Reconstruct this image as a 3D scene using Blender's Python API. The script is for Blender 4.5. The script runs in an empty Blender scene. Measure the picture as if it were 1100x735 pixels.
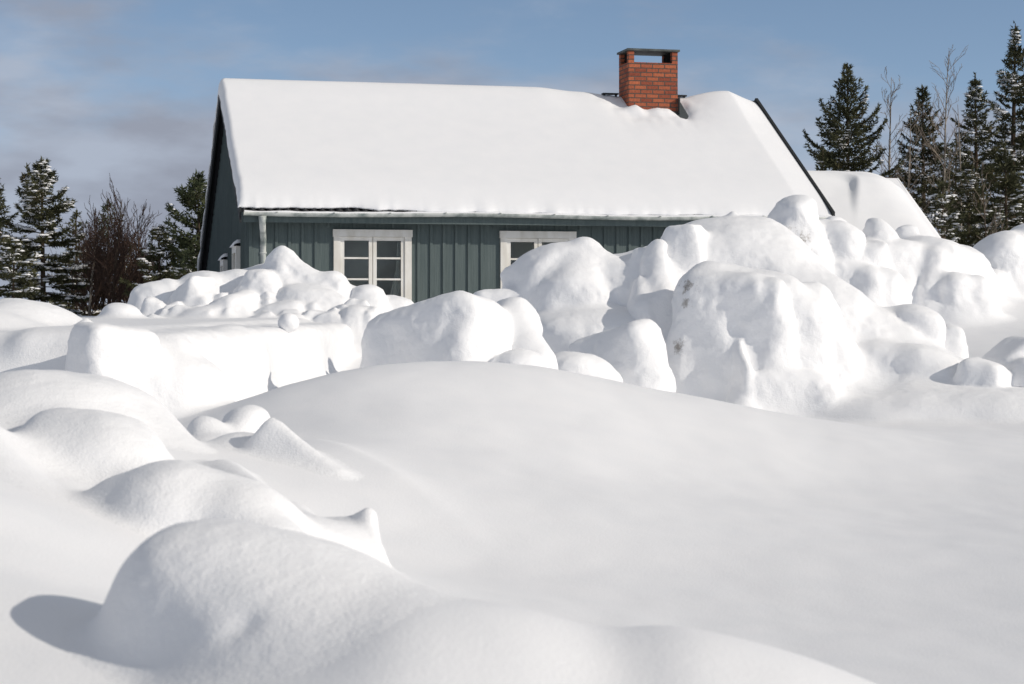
import bpy, math, random
import numpy as np
from mathutils import Vector

C = bpy.context.scene.collection
R = math.radians
random.seed(7)
RNG = np.random.default_rng(11)

# ------------------------------------------------------------------ camera
F_PX, HOR, ZC = 2090.0, 336.0, 1.2          # focal length in photo pixels, horizon row, eye height
cam_d = bpy.data.cameras.new('camera')
cam = bpy.data.objects.new('camera', cam_d); C.objects.link(cam)
cam.location = (0, 0, ZC); cam.rotation_euler = (R(90), 0, 0)
cam_d.sensor_fit = 'HORIZONTAL'; cam_d.sensor_width = 36
cam_d.lens = 36 * F_PX / 1100
cam_d.shift_y = -(367.5 - HOR) / 1100
cam_d.clip_start = 0.1; cam_d.clip_end = 3000
cam_d.dof.use_dof = True; cam_d.dof.focus_distance = 23; cam_d.dof.aperture_fstop = 6.3
sc = bpy.context.scene
sc.camera = cam

# ------------------------------------------------------------------ sky, sun, exposure
SUN_EL, SUN_AZ = 26.0, 70.0                  # azimuth measured from "behind the camera" round to the right
saz, sel = R(SUN_AZ), R(SUN_EL)
sdir = Vector((math.sin(saz) * math.cos(sel), -math.cos(saz) * math.cos(sel), math.sin(sel)))
world = bpy.data.worlds.new('World'); sc.world = world; world.use_nodes = True
nt = world.node_tree; nt.nodes.clear()
def N(t, typ, **kw):
    n = t.nodes.new(typ)
    for k, v in kw.items(): setattr(n, k, v)
    return n
wo = N(nt, 'ShaderNodeOutputWorld'); bg = N(nt, 'ShaderNodeBackground'); bg.inputs['Strength'].default_value = 0.145
sky = N(nt, 'ShaderNodeTexSky', sky_type='NISHITA', sun_disc=False)
sky.sun_elevation = sel
sky.sun_rotation = math.atan2(sdir.x, sdir.y)
sky.air_density = 1.0; sky.dust_density = 0.6; sky.ozone_density = 1.5
tc = N(nt, 'ShaderNodeTexCoord')
mp = N(nt, 'ShaderNodeMapping'); mp.inputs['Scale'].default_value = (8.5, 8.5, 24.0); mp.inputs['Location'].default_value = (0.35, 0.2, 0.1)
nz = N(nt, 'ShaderNodeTexNoise'); nz.inputs['Scale'].default_value = 1.0; nz.inputs['Detail'].default_value = 7; nz.inputs['Roughness'].default_value = 0.56
svm = N(nt, 'ShaderNodeMapping'); svm.inputs['Scale'].default_value = (1, 1, 2.0); svm.inputs['Location'].default_value = (0, 0, 0.07)
svn = N(nt, 'ShaderNodeVectorMath', operation='NORMALIZE'); nt.links.new(tc.outputs['Generated'], svm.inputs['Vector']); nt.links.new(svm.outputs['Vector'], svn.inputs[0]); nt.links.new(svn.outputs['Vector'], sky.inputs['Vector'])
nt.links.new(tc.outputs['Generated'], mp.inputs['Vector']); nt.links.new(mp.outputs['Vector'], nz.inputs['Vector'])
sep = N(nt, 'ShaderNodeSeparateXYZ'); nt.links.new(tc.outputs['Generated'], sep.inputs[0])
# more cloud low over the horizon and towards the left (west)
def math_node(t, op, a, b=None, clamp=False):
    n = N(t, 'ShaderNodeMath', operation=op, use_clamp=clamp)
    for i, v in enumerate((a, b)):
        if v is None: continue
        if isinstance(v, (int, float)): n.inputs[i].default_value = v
        else: t.links.new(v, n.inputs[i])
    return n.outputs[0]
low = math_node(nt, 'MULTIPLY', sep.outputs['Z'], -4.6)
left = math_node(nt, 'MULTIPLY', sep.outputs['X'], -0.42)
dens = math_node(nt, 'ADD', math_node(nt, 'ADD', nz.outputs['Fac'], low), left)
dens = math_node(nt, 'ADD', dens, 0.62)
cr = N(nt, 'ShaderNodeValToRGB'); cr.color_ramp.elements[0].position = 0.40; cr.color_ramp.elements[1].position = 0.80
cr.color_ramp.interpolation = 'EASE'
nt.links.new(dens, cr.inputs['Fac'])
# two tones of cloud: pale veil and darker grey-violet bellies
nz2 = N(nt, 'ShaderNodeTexNoise'); nz2.inputs['Scale'].default_value = 1.6; nz2.inputs['Detail'].default_value = 5
nt.links.new(mp.outputs['Vector'], nz2.inputs['Vector'])
cr2 = N(nt, 'ShaderNodeValToRGB'); cr2.color_ramp.elements[0].position = 0.38; cr2.color_ramp.elements[1].position = 0.62
cr2.color_ramp.elements[0].color = (2.02, 2.22, 2.72, 1); cr2.color_ramp.elements[1].color = (2.7, 3.05, 3.7, 1)
nt.links.new(nz2.outputs['Fac'], cr2.inputs['Fac'])
tint = N(nt, 'ShaderNodeMixRGB', blend_type='MULTIPLY'); tint.inputs['Fac'].default_value = 1; tint.inputs['Color2'].default_value = (1.0, 0.95, 0.90, 1)
nt.links.new(sky.outputs['Color'], tint.inputs['Color1'])
mixc = N(nt, 'ShaderNodeMixRGB'); nt.links.new(cr.outputs['Color'], mixc.inputs['Fac'])
nt.links.new(tint.outputs['Color'], mixc.inputs['Color1']); nt.links.new(cr2.outputs['Color'], mixc.inputs['Color2'])
veil = N(nt, 'ShaderNodeMixRGB'); veil.inputs['Color2'].default_value = (2.3, 2.3, 2.35, 1)      # thin cloud added above the view, making the sky's fill light less blue
vf = math_node(nt, 'MULTIPLY', math_node(nt, 'MULTIPLY', math_node(nt, 'SUBTRACT', sep.outputs['Z'], 0.18), 2.2, True), 0.8)
nt.links.new(vf, veil.inputs['Fac']); nt.links.new(mixc.outputs['Color'], veil.inputs['Color1'])
nt.links.new(veil.outputs['Color'], bg.inputs['Color']); nt.links.new(bg.outputs[0], wo.inputs[0])

sun_d = bpy.data.lights.new('sun', 'SUN'); sun_d.energy = 2.6; sun_d.angle = R(0.53); sun_d.color = (1.0, 0.925, 0.82)
sun = bpy.data.objects.new('sun', sun_d); C.objects.link(sun)
sun.rotation_euler = (-sdir).to_track_quat('-Z', 'Y').to_euler(); sun.location = (10, -5, 15)
vs = sc.view_settings
vs.view_transform = 'Standard'; vs.look = 'None'; vs.gamma = 1; vs.use_curve_mapping = False; vs.exposure = 0.09
try: sc.cycles.max_bounces = 10; sc.cycles.diffuse_bounces = 6; sc.cycles.transparent_max_bounces = 12
except Exception: pass

# ------------------------------------------------------------------ helpers
def at(x, y, Y):                               # photo pixel + distance -> point in the place
    return np.array([(x - 550) * Y / F_PX, Y, ZC - (y - HOR) * Y / F_PX])

def mat(name, base, rough=0.6, spec=0.4, metallic=0.0):
    m = bpy.data.materials.new(name); m.use_nodes = True
    b = m.node_tree.nodes['Principled BSDF']
    b.inputs['Base Color'].default_value = (*base, 1); b.inputs['Roughness'].default_value = rough
    b.inputs['Specular IOR Level'].default_value = spec; b.inputs['Metallic'].default_value = metallic
    return m, m.node_tree, b

def noise_col(t, b, c1, c2, scale, detail=4, lo=0.35, hi=0.65, stretch=None, coord='Object'):
    tcn = N(t, 'ShaderNodeTexCoord'); src = tcn.outputs[coord]
    if stretch:
        mpn = N(t, 'ShaderNodeMapping'); mpn.inputs['Scale'].default_value = stretch
        t.links.new(src, mpn.inputs['Vector']); src = mpn.outputs['Vector']
    n = N(t, 'ShaderNodeTexNoise'); n.inputs['Scale'].default_value = scale; n.inputs['Detail'].default_value = detail
    t.links.new(src, n.inputs['Vector'])
    r = N(t, 'ShaderNodeValToRGB'); r.color_ramp.elements[0].position = lo; r.color_ramp.elements[1].position = hi
    r.color_ramp.elements[0].color = (*c1, 1); r.color_ramp.elements[1].color = (*c2, 1)
    t.links.new(n.outputs['Fac'], r.inputs['Fac']); t.links.new(r.outputs['Color'], b.inputs['Base Color'])
    return n, r

def bump(t, b, h, strength, dist):
    bn = N(t, 'ShaderNodeBump'); bn.inputs['Strength'].default_value = strength; bn.inputs['Distance'].default_value = dist
    t.links.new(h, bn.inputs['Height']); t.links.new(bn.outputs['Normal'], b.inputs['Normal'])
    return bn

def obj(name, verts, faces, m, parent=None, smooth=False, loc=None):
    me = bpy.data.meshes.new(name)
    v = np.asarray(verts, dtype=np.float64).reshape(-1, 3)
    if loc is not None: v = v - np.asarray(loc)
    me.from_pydata(v.tolist(), [], faces if isinstance(faces, list) else faces.tolist())
    if smooth: me.polygons.foreach_set('use_smooth', np.ones(len(me.polygons), dtype=bool))
    me.materials.append(m); me.update()
    o = bpy.data.objects.new(name, me); C.objects.link(o)
    if parent: o.parent = parent
    if loc is not None: o.location = [float(q) for q in loc]
    return o

def tag(o, label=None, cat=None, group=None, kind=None):
    if label: o['label'] = label
    if cat: o['category'] = cat
    if group: o['group'] = group
    if kind: o['kind'] = kind
    return o

def empty(name, loc, rz=0):
    o = bpy.data.objects.new(name, None); C.objects.link(o); o.empty_display_size = 0.2
    o.location = [float(q) for q in loc]; o.rotation_euler = (0, 0, rz); return o

class MB:
    def __init__(s): s.v = []; s.f = []
    def add(s, v, f):
        k = len(s.v); s.v += [tuple(map(float, q)) for q in v]; s.f += [tuple(i + k for i in q) for q in f]
    def box(s, x0, x1, y0, y1, z0, z1, M=None, bev=0.0):
        v = [(x, y, z) for z in (z0, z1) for y in (y0, y1) for x in (x0, x1)]
        if M: v = [M(q) for q in v]
        s.add(v, [(0, 2, 3, 1), (4, 5, 7, 6), (0, 1, 5, 4), (2, 6, 7, 3), (0, 4, 6, 2), (1, 3, 7, 5)])
    def prism(s, poly, axis_fn, t0, t1):        # poly of (u,v); axis_fn(u,v,t) -> xyz
        n = len(poly)
        v = [axis_fn(u, w, t0) for u, w in poly] + [axis_fn(u, w, t1) for u, w in poly]
        f = [tuple(range(n - 1, -1, -1)), tuple(range(n, 2 * n))] + [(i, (i + 1) % n, (i + 1) % n + n, i + n) for i in range(n)]
        s.add(v, f)
    def tube(s, pts, rads, seg=8, cap=True):
        pts = [Vector(p) for p in pts]; rings = []; k = len(s.v); up = Vector((0.13, 0.21, 1)).normalized()
        for i, p in enumerate(pts):
            d = (pts[min(i + 1, len(pts) - 1)] - pts[max(i - 1, 0)])
            d = d.normalized() if d.length > 1e-9 else Vector((0, 0, 1))
            a = d.cross(up)
            if a.length < 1e-3: a = d.cross(Vector((1, 0, 0)))
            a.normalize(); b = d.cross(a)
            for j in range(seg):
                q = p + (a * math.cos(2 * math.pi * j / seg) + b * math.sin(2 * math.pi * j / seg)) * rads[i]
                s.v.append(tuple(q))
        for i in range(len(pts) - 1):
            for j in range(seg):
                j2 = (j + 1) % seg
                s.f.append((k + i * seg + j, k + i * seg + j2, k + (i + 1) * seg + j2, k + (i + 1) * seg + j))
        if cap:
            s.f.append(tuple(k + j for j in range(seg - 1, -1, -1))); s.f.append(tuple(k + (len(pts) - 1) * seg + j for j in range(seg)))
    def build(s, name, m, parent=None, smooth=False, loc=None): return obj(name, s.v, s.f, m, parent, smooth, loc)

# vectorised gradient noise
def _hash(i, j, k, seed):
    h = (i.astype(np.int64) * 374761393 + j.astype(np.int64) * 668265263 + k.astype(np.int64) * 2147483647 + seed * 974634777) & 0xffffffff
    h = ((h ^ (h >> 13)) * 1274126177) & 0xffffffff
    h = ((h ^ (h >> 16)) * 2246822519) & 0xffffffff
    return h ^ (h >> 15)
def pnoise(P, seed=0):
    P = np.asarray(P, dtype=np.float64); I = np.floor(P).astype(np.int64); f = P - I
    u = f * f * f * (f * (f * 6 - 15) + 10); out = 0
    for dx in (0, 1):
        for dy in (0, 1):
            for dz in (0, 1):
                h = _hash(I[:, 0] + dx, I[:, 1] + dy, I[:, 2] + dz, seed)
                gx = ((h & 1023) / 511.5 - 1); gy = (((h >> 10) & 1023) / 511.5 - 1); gz = (((h >> 20) & 1023) / 511.5 - 1)
                d = gx * (f[:, 0] - dx) + gy * (f[:, 1] - dy) + gz * (f[:, 2] - dz)
                w = (u[:, 0] if dx else 1 - u[:, 0]) * (u[:, 1] if dy else 1 - u[:, 1]) * (u[:, 2] if dz else 1 - u[:, 2])
                out = out + d * w
    return out
def fbm(P, scale, octs, seed=0, gain=0.5):
    P = np.asarray(P) * scale; a = 1.0; s = 0
    for o in range(octs):
        s = s + a * pnoise(P + 17.3 * o, seed + o); P = P * 2.03; a *= gain
    return s
def sstep(a, b, x):
    t = np.clip((x - a) / (b - a), 0, 1); return t * t * (3 - 2 * t)

# ------------------------------------------------------------------ materials
def make_snow(name, stains=(), grain=1.0):
    m, t, b = mat(name, (0.88, 0.885, 0.895), 0.65, 0.25)
    b.inputs['Subsurface Weight'].default_value = 0.0
    g = N(t, 'ShaderNodeNewGeometry')
    n1 = N(t, 'ShaderNodeTexNoise'); n1.inputs['Scale'].default_value = 20; n1.inputs['Detail'].default_value = 6; n1.inputs['Roughness'].default_value = 0.6
    n2 = N(t, 'ShaderNodeTexNoise'); n2.inputs['Scale'].default_value = 3.1; n2.inputs['Detail'].default_value = 4
    t.links.new(g.outputs['Position'], n1.inputs['Vector']); t.links.new(g.outputs['Position'], n2.inputs['Vector'])
    h = math_node(t, 'ADD', math_node(t, 'MULTIPLY', n1.outputs['Fac'], 0.55), math_node(t, 'MULTIPLY', n2.outputs['Fac'], 0.25 if grain > .5 else 0.05))
    n3 = N(t, 'ShaderNodeTexNoise'); n3.inputs['Scale'].default_value = 95; n3.inputs['Detail'].default_value = 3; t.links.new(g.outputs['Position'], n3.inputs['Vector'])
    h = math_node(t, 'ADD', h, math_node(t, 'MULTIPLY', n3.outputs['Fac'], 0.26 / grain ** .7))
    n4 = N(t, 'ShaderNodeTexNoise'); n4.inputs['Scale'].default_value = 7.5; n4.inputs['Detail'].default_value = 9; n4.inputs['Roughness'].default_value = 0.62; n4.inputs['Distortion'].default_value = 0.4
    t.links.new(g.outputs['Position'], n4.inputs['Vector'])
    sn_ = N(t, 'ShaderNodeSeparateXYZ'); t.links.new(g.outputs['Normal'], sn_.inputs[0])
    steep = math_node(t, 'MULTIPLY', math_node(t, 'SUBTRACT', 0.62, sn_.outputs['Z'], True), 2.6, True)
    h = math_node(t, 'ADD', h, math_node(t, 'MULTIPLY', math_node(t, 'MULTIPLY', n4.outputs['Fac'], steep), 1.5))
    bump(t, b, h, 0.30 * grain, 0.035)
    r = N(t, 'ShaderNodeValToRGB'); r.color_ramp.elements[0].position = 0.3; r.color_ramp.elements[1].position = 0.7
    r.color_ramp.elements[0].color = (0.875, 0.88, 0.89, 1); r.color_ramp.elements[1].color = (0.905, 0.905, 0.91, 1)
    t.links.new(n2.outputs['Fac'], r.inputs['Fac']); col = r.outputs['Color']
    for (p, rad, amt) in stains:                     # gritty patches left by the plough
        sub = N(t, 'ShaderNodeVectorMath', operation='DISTANCE'); sub.inputs[1].default_value = [float(q) for q in p]
        t.links.new(g.outputs['Position'], sub.inputs[0])
        near = math_node(t, 'SUBTRACT', 1.0, math_node(t, 'DIVIDE', sub.outputs['Value'], rad), True)
        nn = N(t, 'ShaderNodeTexNoise'); nn.inputs['Scale'].default_value = 16; nn.inputs['Detail'].default_value = 8; nn.inputs['Roughness'].default_value = 0.7
        t.links.new(g.outputs['Position'], nn.inputs['Vector'])
        k = math_node(t, 'ADD', nn.outputs['Fac'], math_node(t, 'MULTIPLY', near, 0.33))
        rr = N(t, 'ShaderNodeValToRGB'); rr.color_ramp.elements[0].position = 0.66; rr.color_ramp.elements[1].position = 0.86
        t.links.new(k, rr.inputs['Fac'])
        f = math_node(t, 'MULTIPLY', math_node(t, 'MULTIPLY', rr.outputs['Color'], amt), math_node(t, 'GREATER_THAN', near, 0.001))
        mx = N(t, 'ShaderNodeMixRGB'); t.links.new(f, mx.inputs['Fac']); t.links.new(col, mx.inputs['Color1']); mx.inputs['Color2'].default_value = (0.16, 0.12, 0.075, 1)
        col = mx.outputs['Color']
    t.links.new(col, b.inputs['Base Color'])
    return m
SNOW = make_snow('snow')
STAINED = SNOW.copy()
SMOOTH = make_snow('smooth_snow', grain=0.35)

# ------------------------------------------------------------------ snow field (ground)
gc = []
def g(X, Y, z): gc.append((X, Y, z))
def gp(x, y, Y): gc.append(tuple(at(x, y, Y)))
for q in [(-1.05, 4, .42), (-1.3, 5, .50), (-.72, 5.4, .26), (-1.0, 4.6, .47), (-.88, 4.2, .42), (-1.6, 6, .60), (-1.1, 6.2, .36), (-2.0, 7.5, .68), (-1.5, 7.5, .46), (-2.5, 9, .80), (-3, 11, .66), (-4, 8, .85), (-3, 4, .75), (-2, 2, .4), (-6, 6, 1.0), (-6, 12, 1.0), (-2.3, 12, .42), (-1.95, 10.6, .42), (-2.3, 13.4, .40),
          (-.5, 5, .26), (-.6, 6.5, .30), (-.35, 8, .16), (-.9, 8.5, .38), (-1.2, 10, .45), (0, 3, .2), (1, 3, .15), (2, 3, .08), (3, 5, .05), (1, 6, .05), (.3, 7, .08), (1.5, 9, .06), (3, 9, .05), (4, 12, .05), (6, 10, .08), (2.2, 12.5, .1), (0.8, 11, .2), (8, 15, .1), (12, 8, .1), (-2, -4, .2), (3, -4, .1),
          (-1.35, 14.5, .42), (-1.2, 18, .42), (0, 17.6, .42), (-1.0, 22, .5), (0.6, 19, .36), (2, 20, .15), (0, 21, .5), (2, 22, .6), (4, 21, .3), (-1, 26, .8), (1, 26, .9), (4, 26, 1.2), (-6, 24, .9), (-12, 20, 1.0), (-8, 16, 1.0)]: g(*q)
for q in [(450, 392, 14), (380, 398, 13.3), (320, 415, 12.6), (262, 441, 12), (540, 397, 14.5), (620, 414, 15.5), (700, 435, 16.5), (760, 450, 17.3), (850, 456, 18.2), (960, 452, 18.6), (1100, 446, 18.8),
          (450, 455, 11.3), (450, 525, 9.2), (560, 440, 12.5), (330, 480, 10.0),
          (1085, 392, 21), (1095, 345, 24), (1000, 318, 26), (1100, 316, 26), (1250, 385, 21), (1250, 320, 27)]: gp(*q)
gp(215, 462, 11.6); gp(95, 690, 4.5); gp(40, 630, 4.9); gp(10, 705, 4.4)
gc = np.array(gc); n = len(gc)
def _k(r2): return 0.5 * r2 * np.log(r2 + 1e-9)
A = np.zeros((n + 3, n + 3)); D2 = ((gc[:, None, :2] - gc[None, :, :2]) ** 2).sum(-1)
A[:n, :n] = _k(D2) + np.eye(n) * 0.15; A[:n, n] = 1; A[:n, n + 1:] = gc[:, :2]; A[n, :n] = 1; A[n + 1:, :n] = gc[:, :2].T
TPS = np.linalg.solve(A, np.concatenate([gc[:, 2], np.zeros(3)]))
W0, W1 = at(208, 400, 13.5)[:2], at(378, 400, 24.0)[:2]     # line of the cut bank's face
def wall_x(Y): return W0[0] + (W1[0] - W0[0]) * (Y - W0[1]) / (W1[1] - W0[1])
def terrace_z(Y): return 1.045 + 0.06 * sstep(14, 24, Y)
MX = np.linspace(-2.2, 2.2, 441)
MZ = np.interp(MX, [-2.2, -1.0, -.70, -.44, -.24, 0, .12, .22, .34, .5, .64, .79, 1.1, 1.5, 2.2], [.2, .30, .42, .50, .585, .56, .53, .522, .528, .49, .455, .40, .25, .1, 0])
_g = np.exp(-(np.arange(-12, 13) / 6.0) ** 2); MZ = np.convolve(np.pad(MZ, 12, mode='edge'), _g / _g.sum(), 'valid')
def ground(X, Y):
    X = np.asarray(X, float); Y = np.asarray(Y, float); sh = X.shape; X = X.ravel(); Y = Y.ravel()
    z = np.full(X.shape, 1.0); near = (Y < 36) & (Y > -8) & (np.abs(X) < 18)
    if near.any():
        xn, yn = X[near], Y[near]; zz = TPS[n] + TPS[n + 1] * xn + TPS[n + 2] * yn
        for i in range(n): zz = zz + TPS[i] * _k((xn - gc[i, 0]) ** 2 + (yn - gc[i, 1]) ** 2)
        w = sstep(36, 29, yn) * sstep(-8, -4, yn) * sstep(18, 11, np.abs(xn))
        z[near] = 1.0 + (np.clip(zz, -.2, 2) - 1.0) * w
    s = sstep(0.25, 0.65, wall_x(Y) - X) * sstep(12.6, 13.6, Y) * sstep(40, 30, Y)
    z = z * (1 - s) + terrace_z(Y) * s
    # low mounds right in front of the lens, and long wind ripples
    zt = np.interp(X, MX, MZ, left=.3, right=.0); w = np.exp(-((Y - 4.25) / np.where(Y > 4.25, .75, .85)) ** 2)
    dz = (zt - z) * w; z = z + 0.5 * (dz + np.sqrt(dz * dz + .0016))
    p = at(668, 700, 4.0); z = z - .022 * np.exp(-((X - p[0]) / .12) ** 2 - ((Y - p[1]) / .5) ** 2)
    ra, rb = at(335, 478, 10.2)[:2], at(540, 552, 8.3)[:2]; rd_ = rb - ra; rl = np.hypot(*rd_); tt_ = ((X - ra[0]) * rd_[0] + (Y - ra[1]) * rd_[1]) / rl ** 2; dd_ = ((X - ra[0]) * -rd_[1] + (Y - ra[1]) * rd_[0]) / rl
    z = z + .035 * sstep(-.2, .1, tt_) * sstep(1.1, .3, tt_) * np.where(dd_ > 0, np.exp(-dd_ / .10), np.exp(dd_ / .45))
    P = np.stack([X * 0.55, Y * 0.30, np.zeros_like(X)], 1)
    z = z + 0.035 * fbm(P, 1.0, 3, 5) + 0.006 * fbm(P, 7.0, 2, 9)
    return z.reshape(sh)

def axis(lo, hi, f0, f1, step, grow=1.16):
    a = [f0]; s = step
    while a[-1] > lo: s *= grow; a.append(a[-1] - s)
    m_ = list(np.arange(f0 + step, f1, step)); b_ = [m_[-1]]; s = step
    while b_[-1] < hi: s *= grow; b_.append(b_[-1] + s)
    return np.array(sorted(a) + m_ + b_[1:])
gx = axis(-1200, 1200, -4.0, 7.0, 0.05); gy0 = list(axis(-25, 3, 2.0, 8.0, 0.03)); gy0 = [q for q in gy0 if q < 8.0]
gy = np.array(gy0 + list(axis(8, 1500, 8.0, 27.0, 0.06)[1:])); gy = np.unique(np.round(gy, 5))
GX, GY = np.meshgrid(gx, gy, indexing='xy'); GZ = ground(GX, GY)
nx_, ny_ = len(gx), len(gy)
idx = np.arange(nx_ * ny_).reshape(ny_, nx_)
fa = np.stack([idx[:-1, :-1], idx[:-1, 1:], idx[1:, 1:], idx[1:, :-1]], -1).reshape(-1, 4)
go = obj('snow_ground', np.stack([GX, GY, GZ], -1).reshape(-1, 3), fa, SMOOTH, smooth=True)
tag(go, 'smooth white snow covering the ground with a low dune', 'snow', kind='structure')

# ------------------------------------------------------------------ heaps and blocks of snow
def surface_nets(F, o, h):
    ins = F < 0; cs = ins[:-1, :-1, :-1].astype(np.int8).copy() * 0
    for dx in (0, 1):
        for dy in (0, 1):
            for dz in (0, 1):
                cs += ins[dx:F.shape[0] - 1 + dx, dy:F.shape[1] - 1 + dy, dz:F.shape[2] - 1 + dz]
    act = np.argwhere((cs > 0) & (cs < 8)); corner = np.array([(dx, dy, dz) for dx in (0, 1) for dy in (0, 1) for dz in (0, 1)])
    vals = np.stack([F[act[:, 0] + c[0], act[:, 1] + c[1], act[:, 2] + c[2]] for c in corner], 1)
    pos = np.zeros((len(act), 3)); cnt = np.zeros(len(act))
    for a in range(8):
        for b in range(a + 1, 8):
            if np.abs(corner[a] - corner[b]).sum() != 1: continue
            m_ = (vals[:, a] < 0) != (vals[:, b] < 0); t = vals[:, a] / np.where(m_, vals[:, a] - vals[:, b], 1)
            pos += np.where(m_[:, None], corner[a] + t[:, None] * (corner[b] - corner[a]), 0); cnt += m_
    V = (act + pos / cnt[:, None]) * h + o
    vid = np.full(cs.shape, -1, np.int32); vid[act[:, 0], act[:, 1], act[:, 2]] = np.arange(len(act)); Q = []
    for ax in range(3):
        s0 = [slice(None)] * 3; s1 = [slice(None)] * 3; s0[ax] = slice(0, -1); s1[ax] = slice(1, None)
        A0, A1 = ins[tuple(s0)], ins[tuple(s1)]; e = np.argwhere(A0 != A1); b, c = [q for q in range(3) if q != ax]
        ok = (e[:, b] > 0) & (e[:, c] > 0) & (e[:, b] < F.shape[b] - 1) & (e[:, c] < F.shape[c] - 1); e = e[ok]
        quad = []
        for (ob, oc) in ((-1, -1), (0, -1), (0, 0), (-1, 0)):
            q = e.copy(); q[:, b] += ob; q[:, c] += oc; quad.append(vid[q[:, 0], q[:, 1], q[:, 2]])
        quad = np.stack(quad, 1); flip = A0[e[:, 0], e[:, 1], e[:, 2]]
        if ax == 1: flip = ~flip
        quad[~flip] = quad[~flip][:, ::-1]; Q.append(quad)
    return V, np.concatenate(Q)

def rotm(roll, yaw, pitch=0):
    a, b, c = R(roll), R(yaw), R(pitch)
    Ry = np.array([[math.cos(a), 0, math.sin(a)], [0, 1, 0], [-math.sin(a), 0, math.cos(a)]])     # roll: + leans to the right
    Rz = np.array([[math.cos(b), -math.sin(b), 0], [math.sin(b), math.cos(b), 0], [0, 0, 1]])
    Rx = np.array([[1, 0, 0], [0, math.cos(c), -math.sin(c)], [0, math.sin(c), math.cos(c)]])
    return Rz @ Rx @ Ry

SURF = []
class Prim:
    def __init__(s, kind, who, k=0.12, **a):
        s.kind, s.who, s.k = kind, who, k; s.__dict__.update(a)
        if kind == 'c':
            r = max(a['r0'], a['r1']); s.lo = np.minimum(a['p0'], a['p1']) - r; s.hi = np.maximum(a['p0'], a['p1']) + r
        else:
            ext = np.abs(s.M) @ np.array(s.r); s.lo = s.c - ext; s.hi = s.c + ext
    def sdf(s, P):
        if s.kind == 'c':
            d = s.p1 - s.p0; t = np.clip(((P - s.p0) @ d) / (d @ d), 0, 1)
            return np.linalg.norm(P - s.p0 - t[:, None] * d, axis=1) - (s.r0 + (s.r1 - s.r0) * t)
        L = (P - s.c) @ s.M; r = np.array(s.r)
        if s.kind == 'e':
            k0 = np.linalg.norm(L / r, axis=1); k1 = np.linalg.norm(L / (r * r), axis=1)
            return k0 * (k0 - 1) / np.maximum(k1, 1e-6)
        rr = s.round * r.min(); q = np.abs(L) - (r - rr)
        return np.linalg.norm(np.maximum(q, 0), axis=1) + np.minimum(q.max(1), 0) - rr

def E_(who, x, y, Y, rx, ry, rd, roll=0, yaw=0, pitch=0, k=0.12, kind='e', rnd=0.55):
    s = Y / F_PX
    return Prim(kind, who, k, c=at(x, y, Y), r=(rx * s, rd, ry * s), M=rotm(roll, yaw, pitch), round=rnd)
def B_(who, x, y, Y, rx, ry, rd, roll=0, yaw=0, pitch=0, k=0.10, rnd=0.6): return E_(who, x, y, Y, rx, ry, rd, roll, yaw, pitch, k, 'b', rnd)
def C_(who, p0, r0, p1, r1, k=0.2):
    return Prim('c', who, k, p0=at(*p0), p1=at(*p1), r0=r0 * p0[2] / F_PX, r1=r1 * p1[2] / F_PX)
def CUT(*a, **kw): p = E_('cut', *a, **kw); p.cut = True; return p

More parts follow.
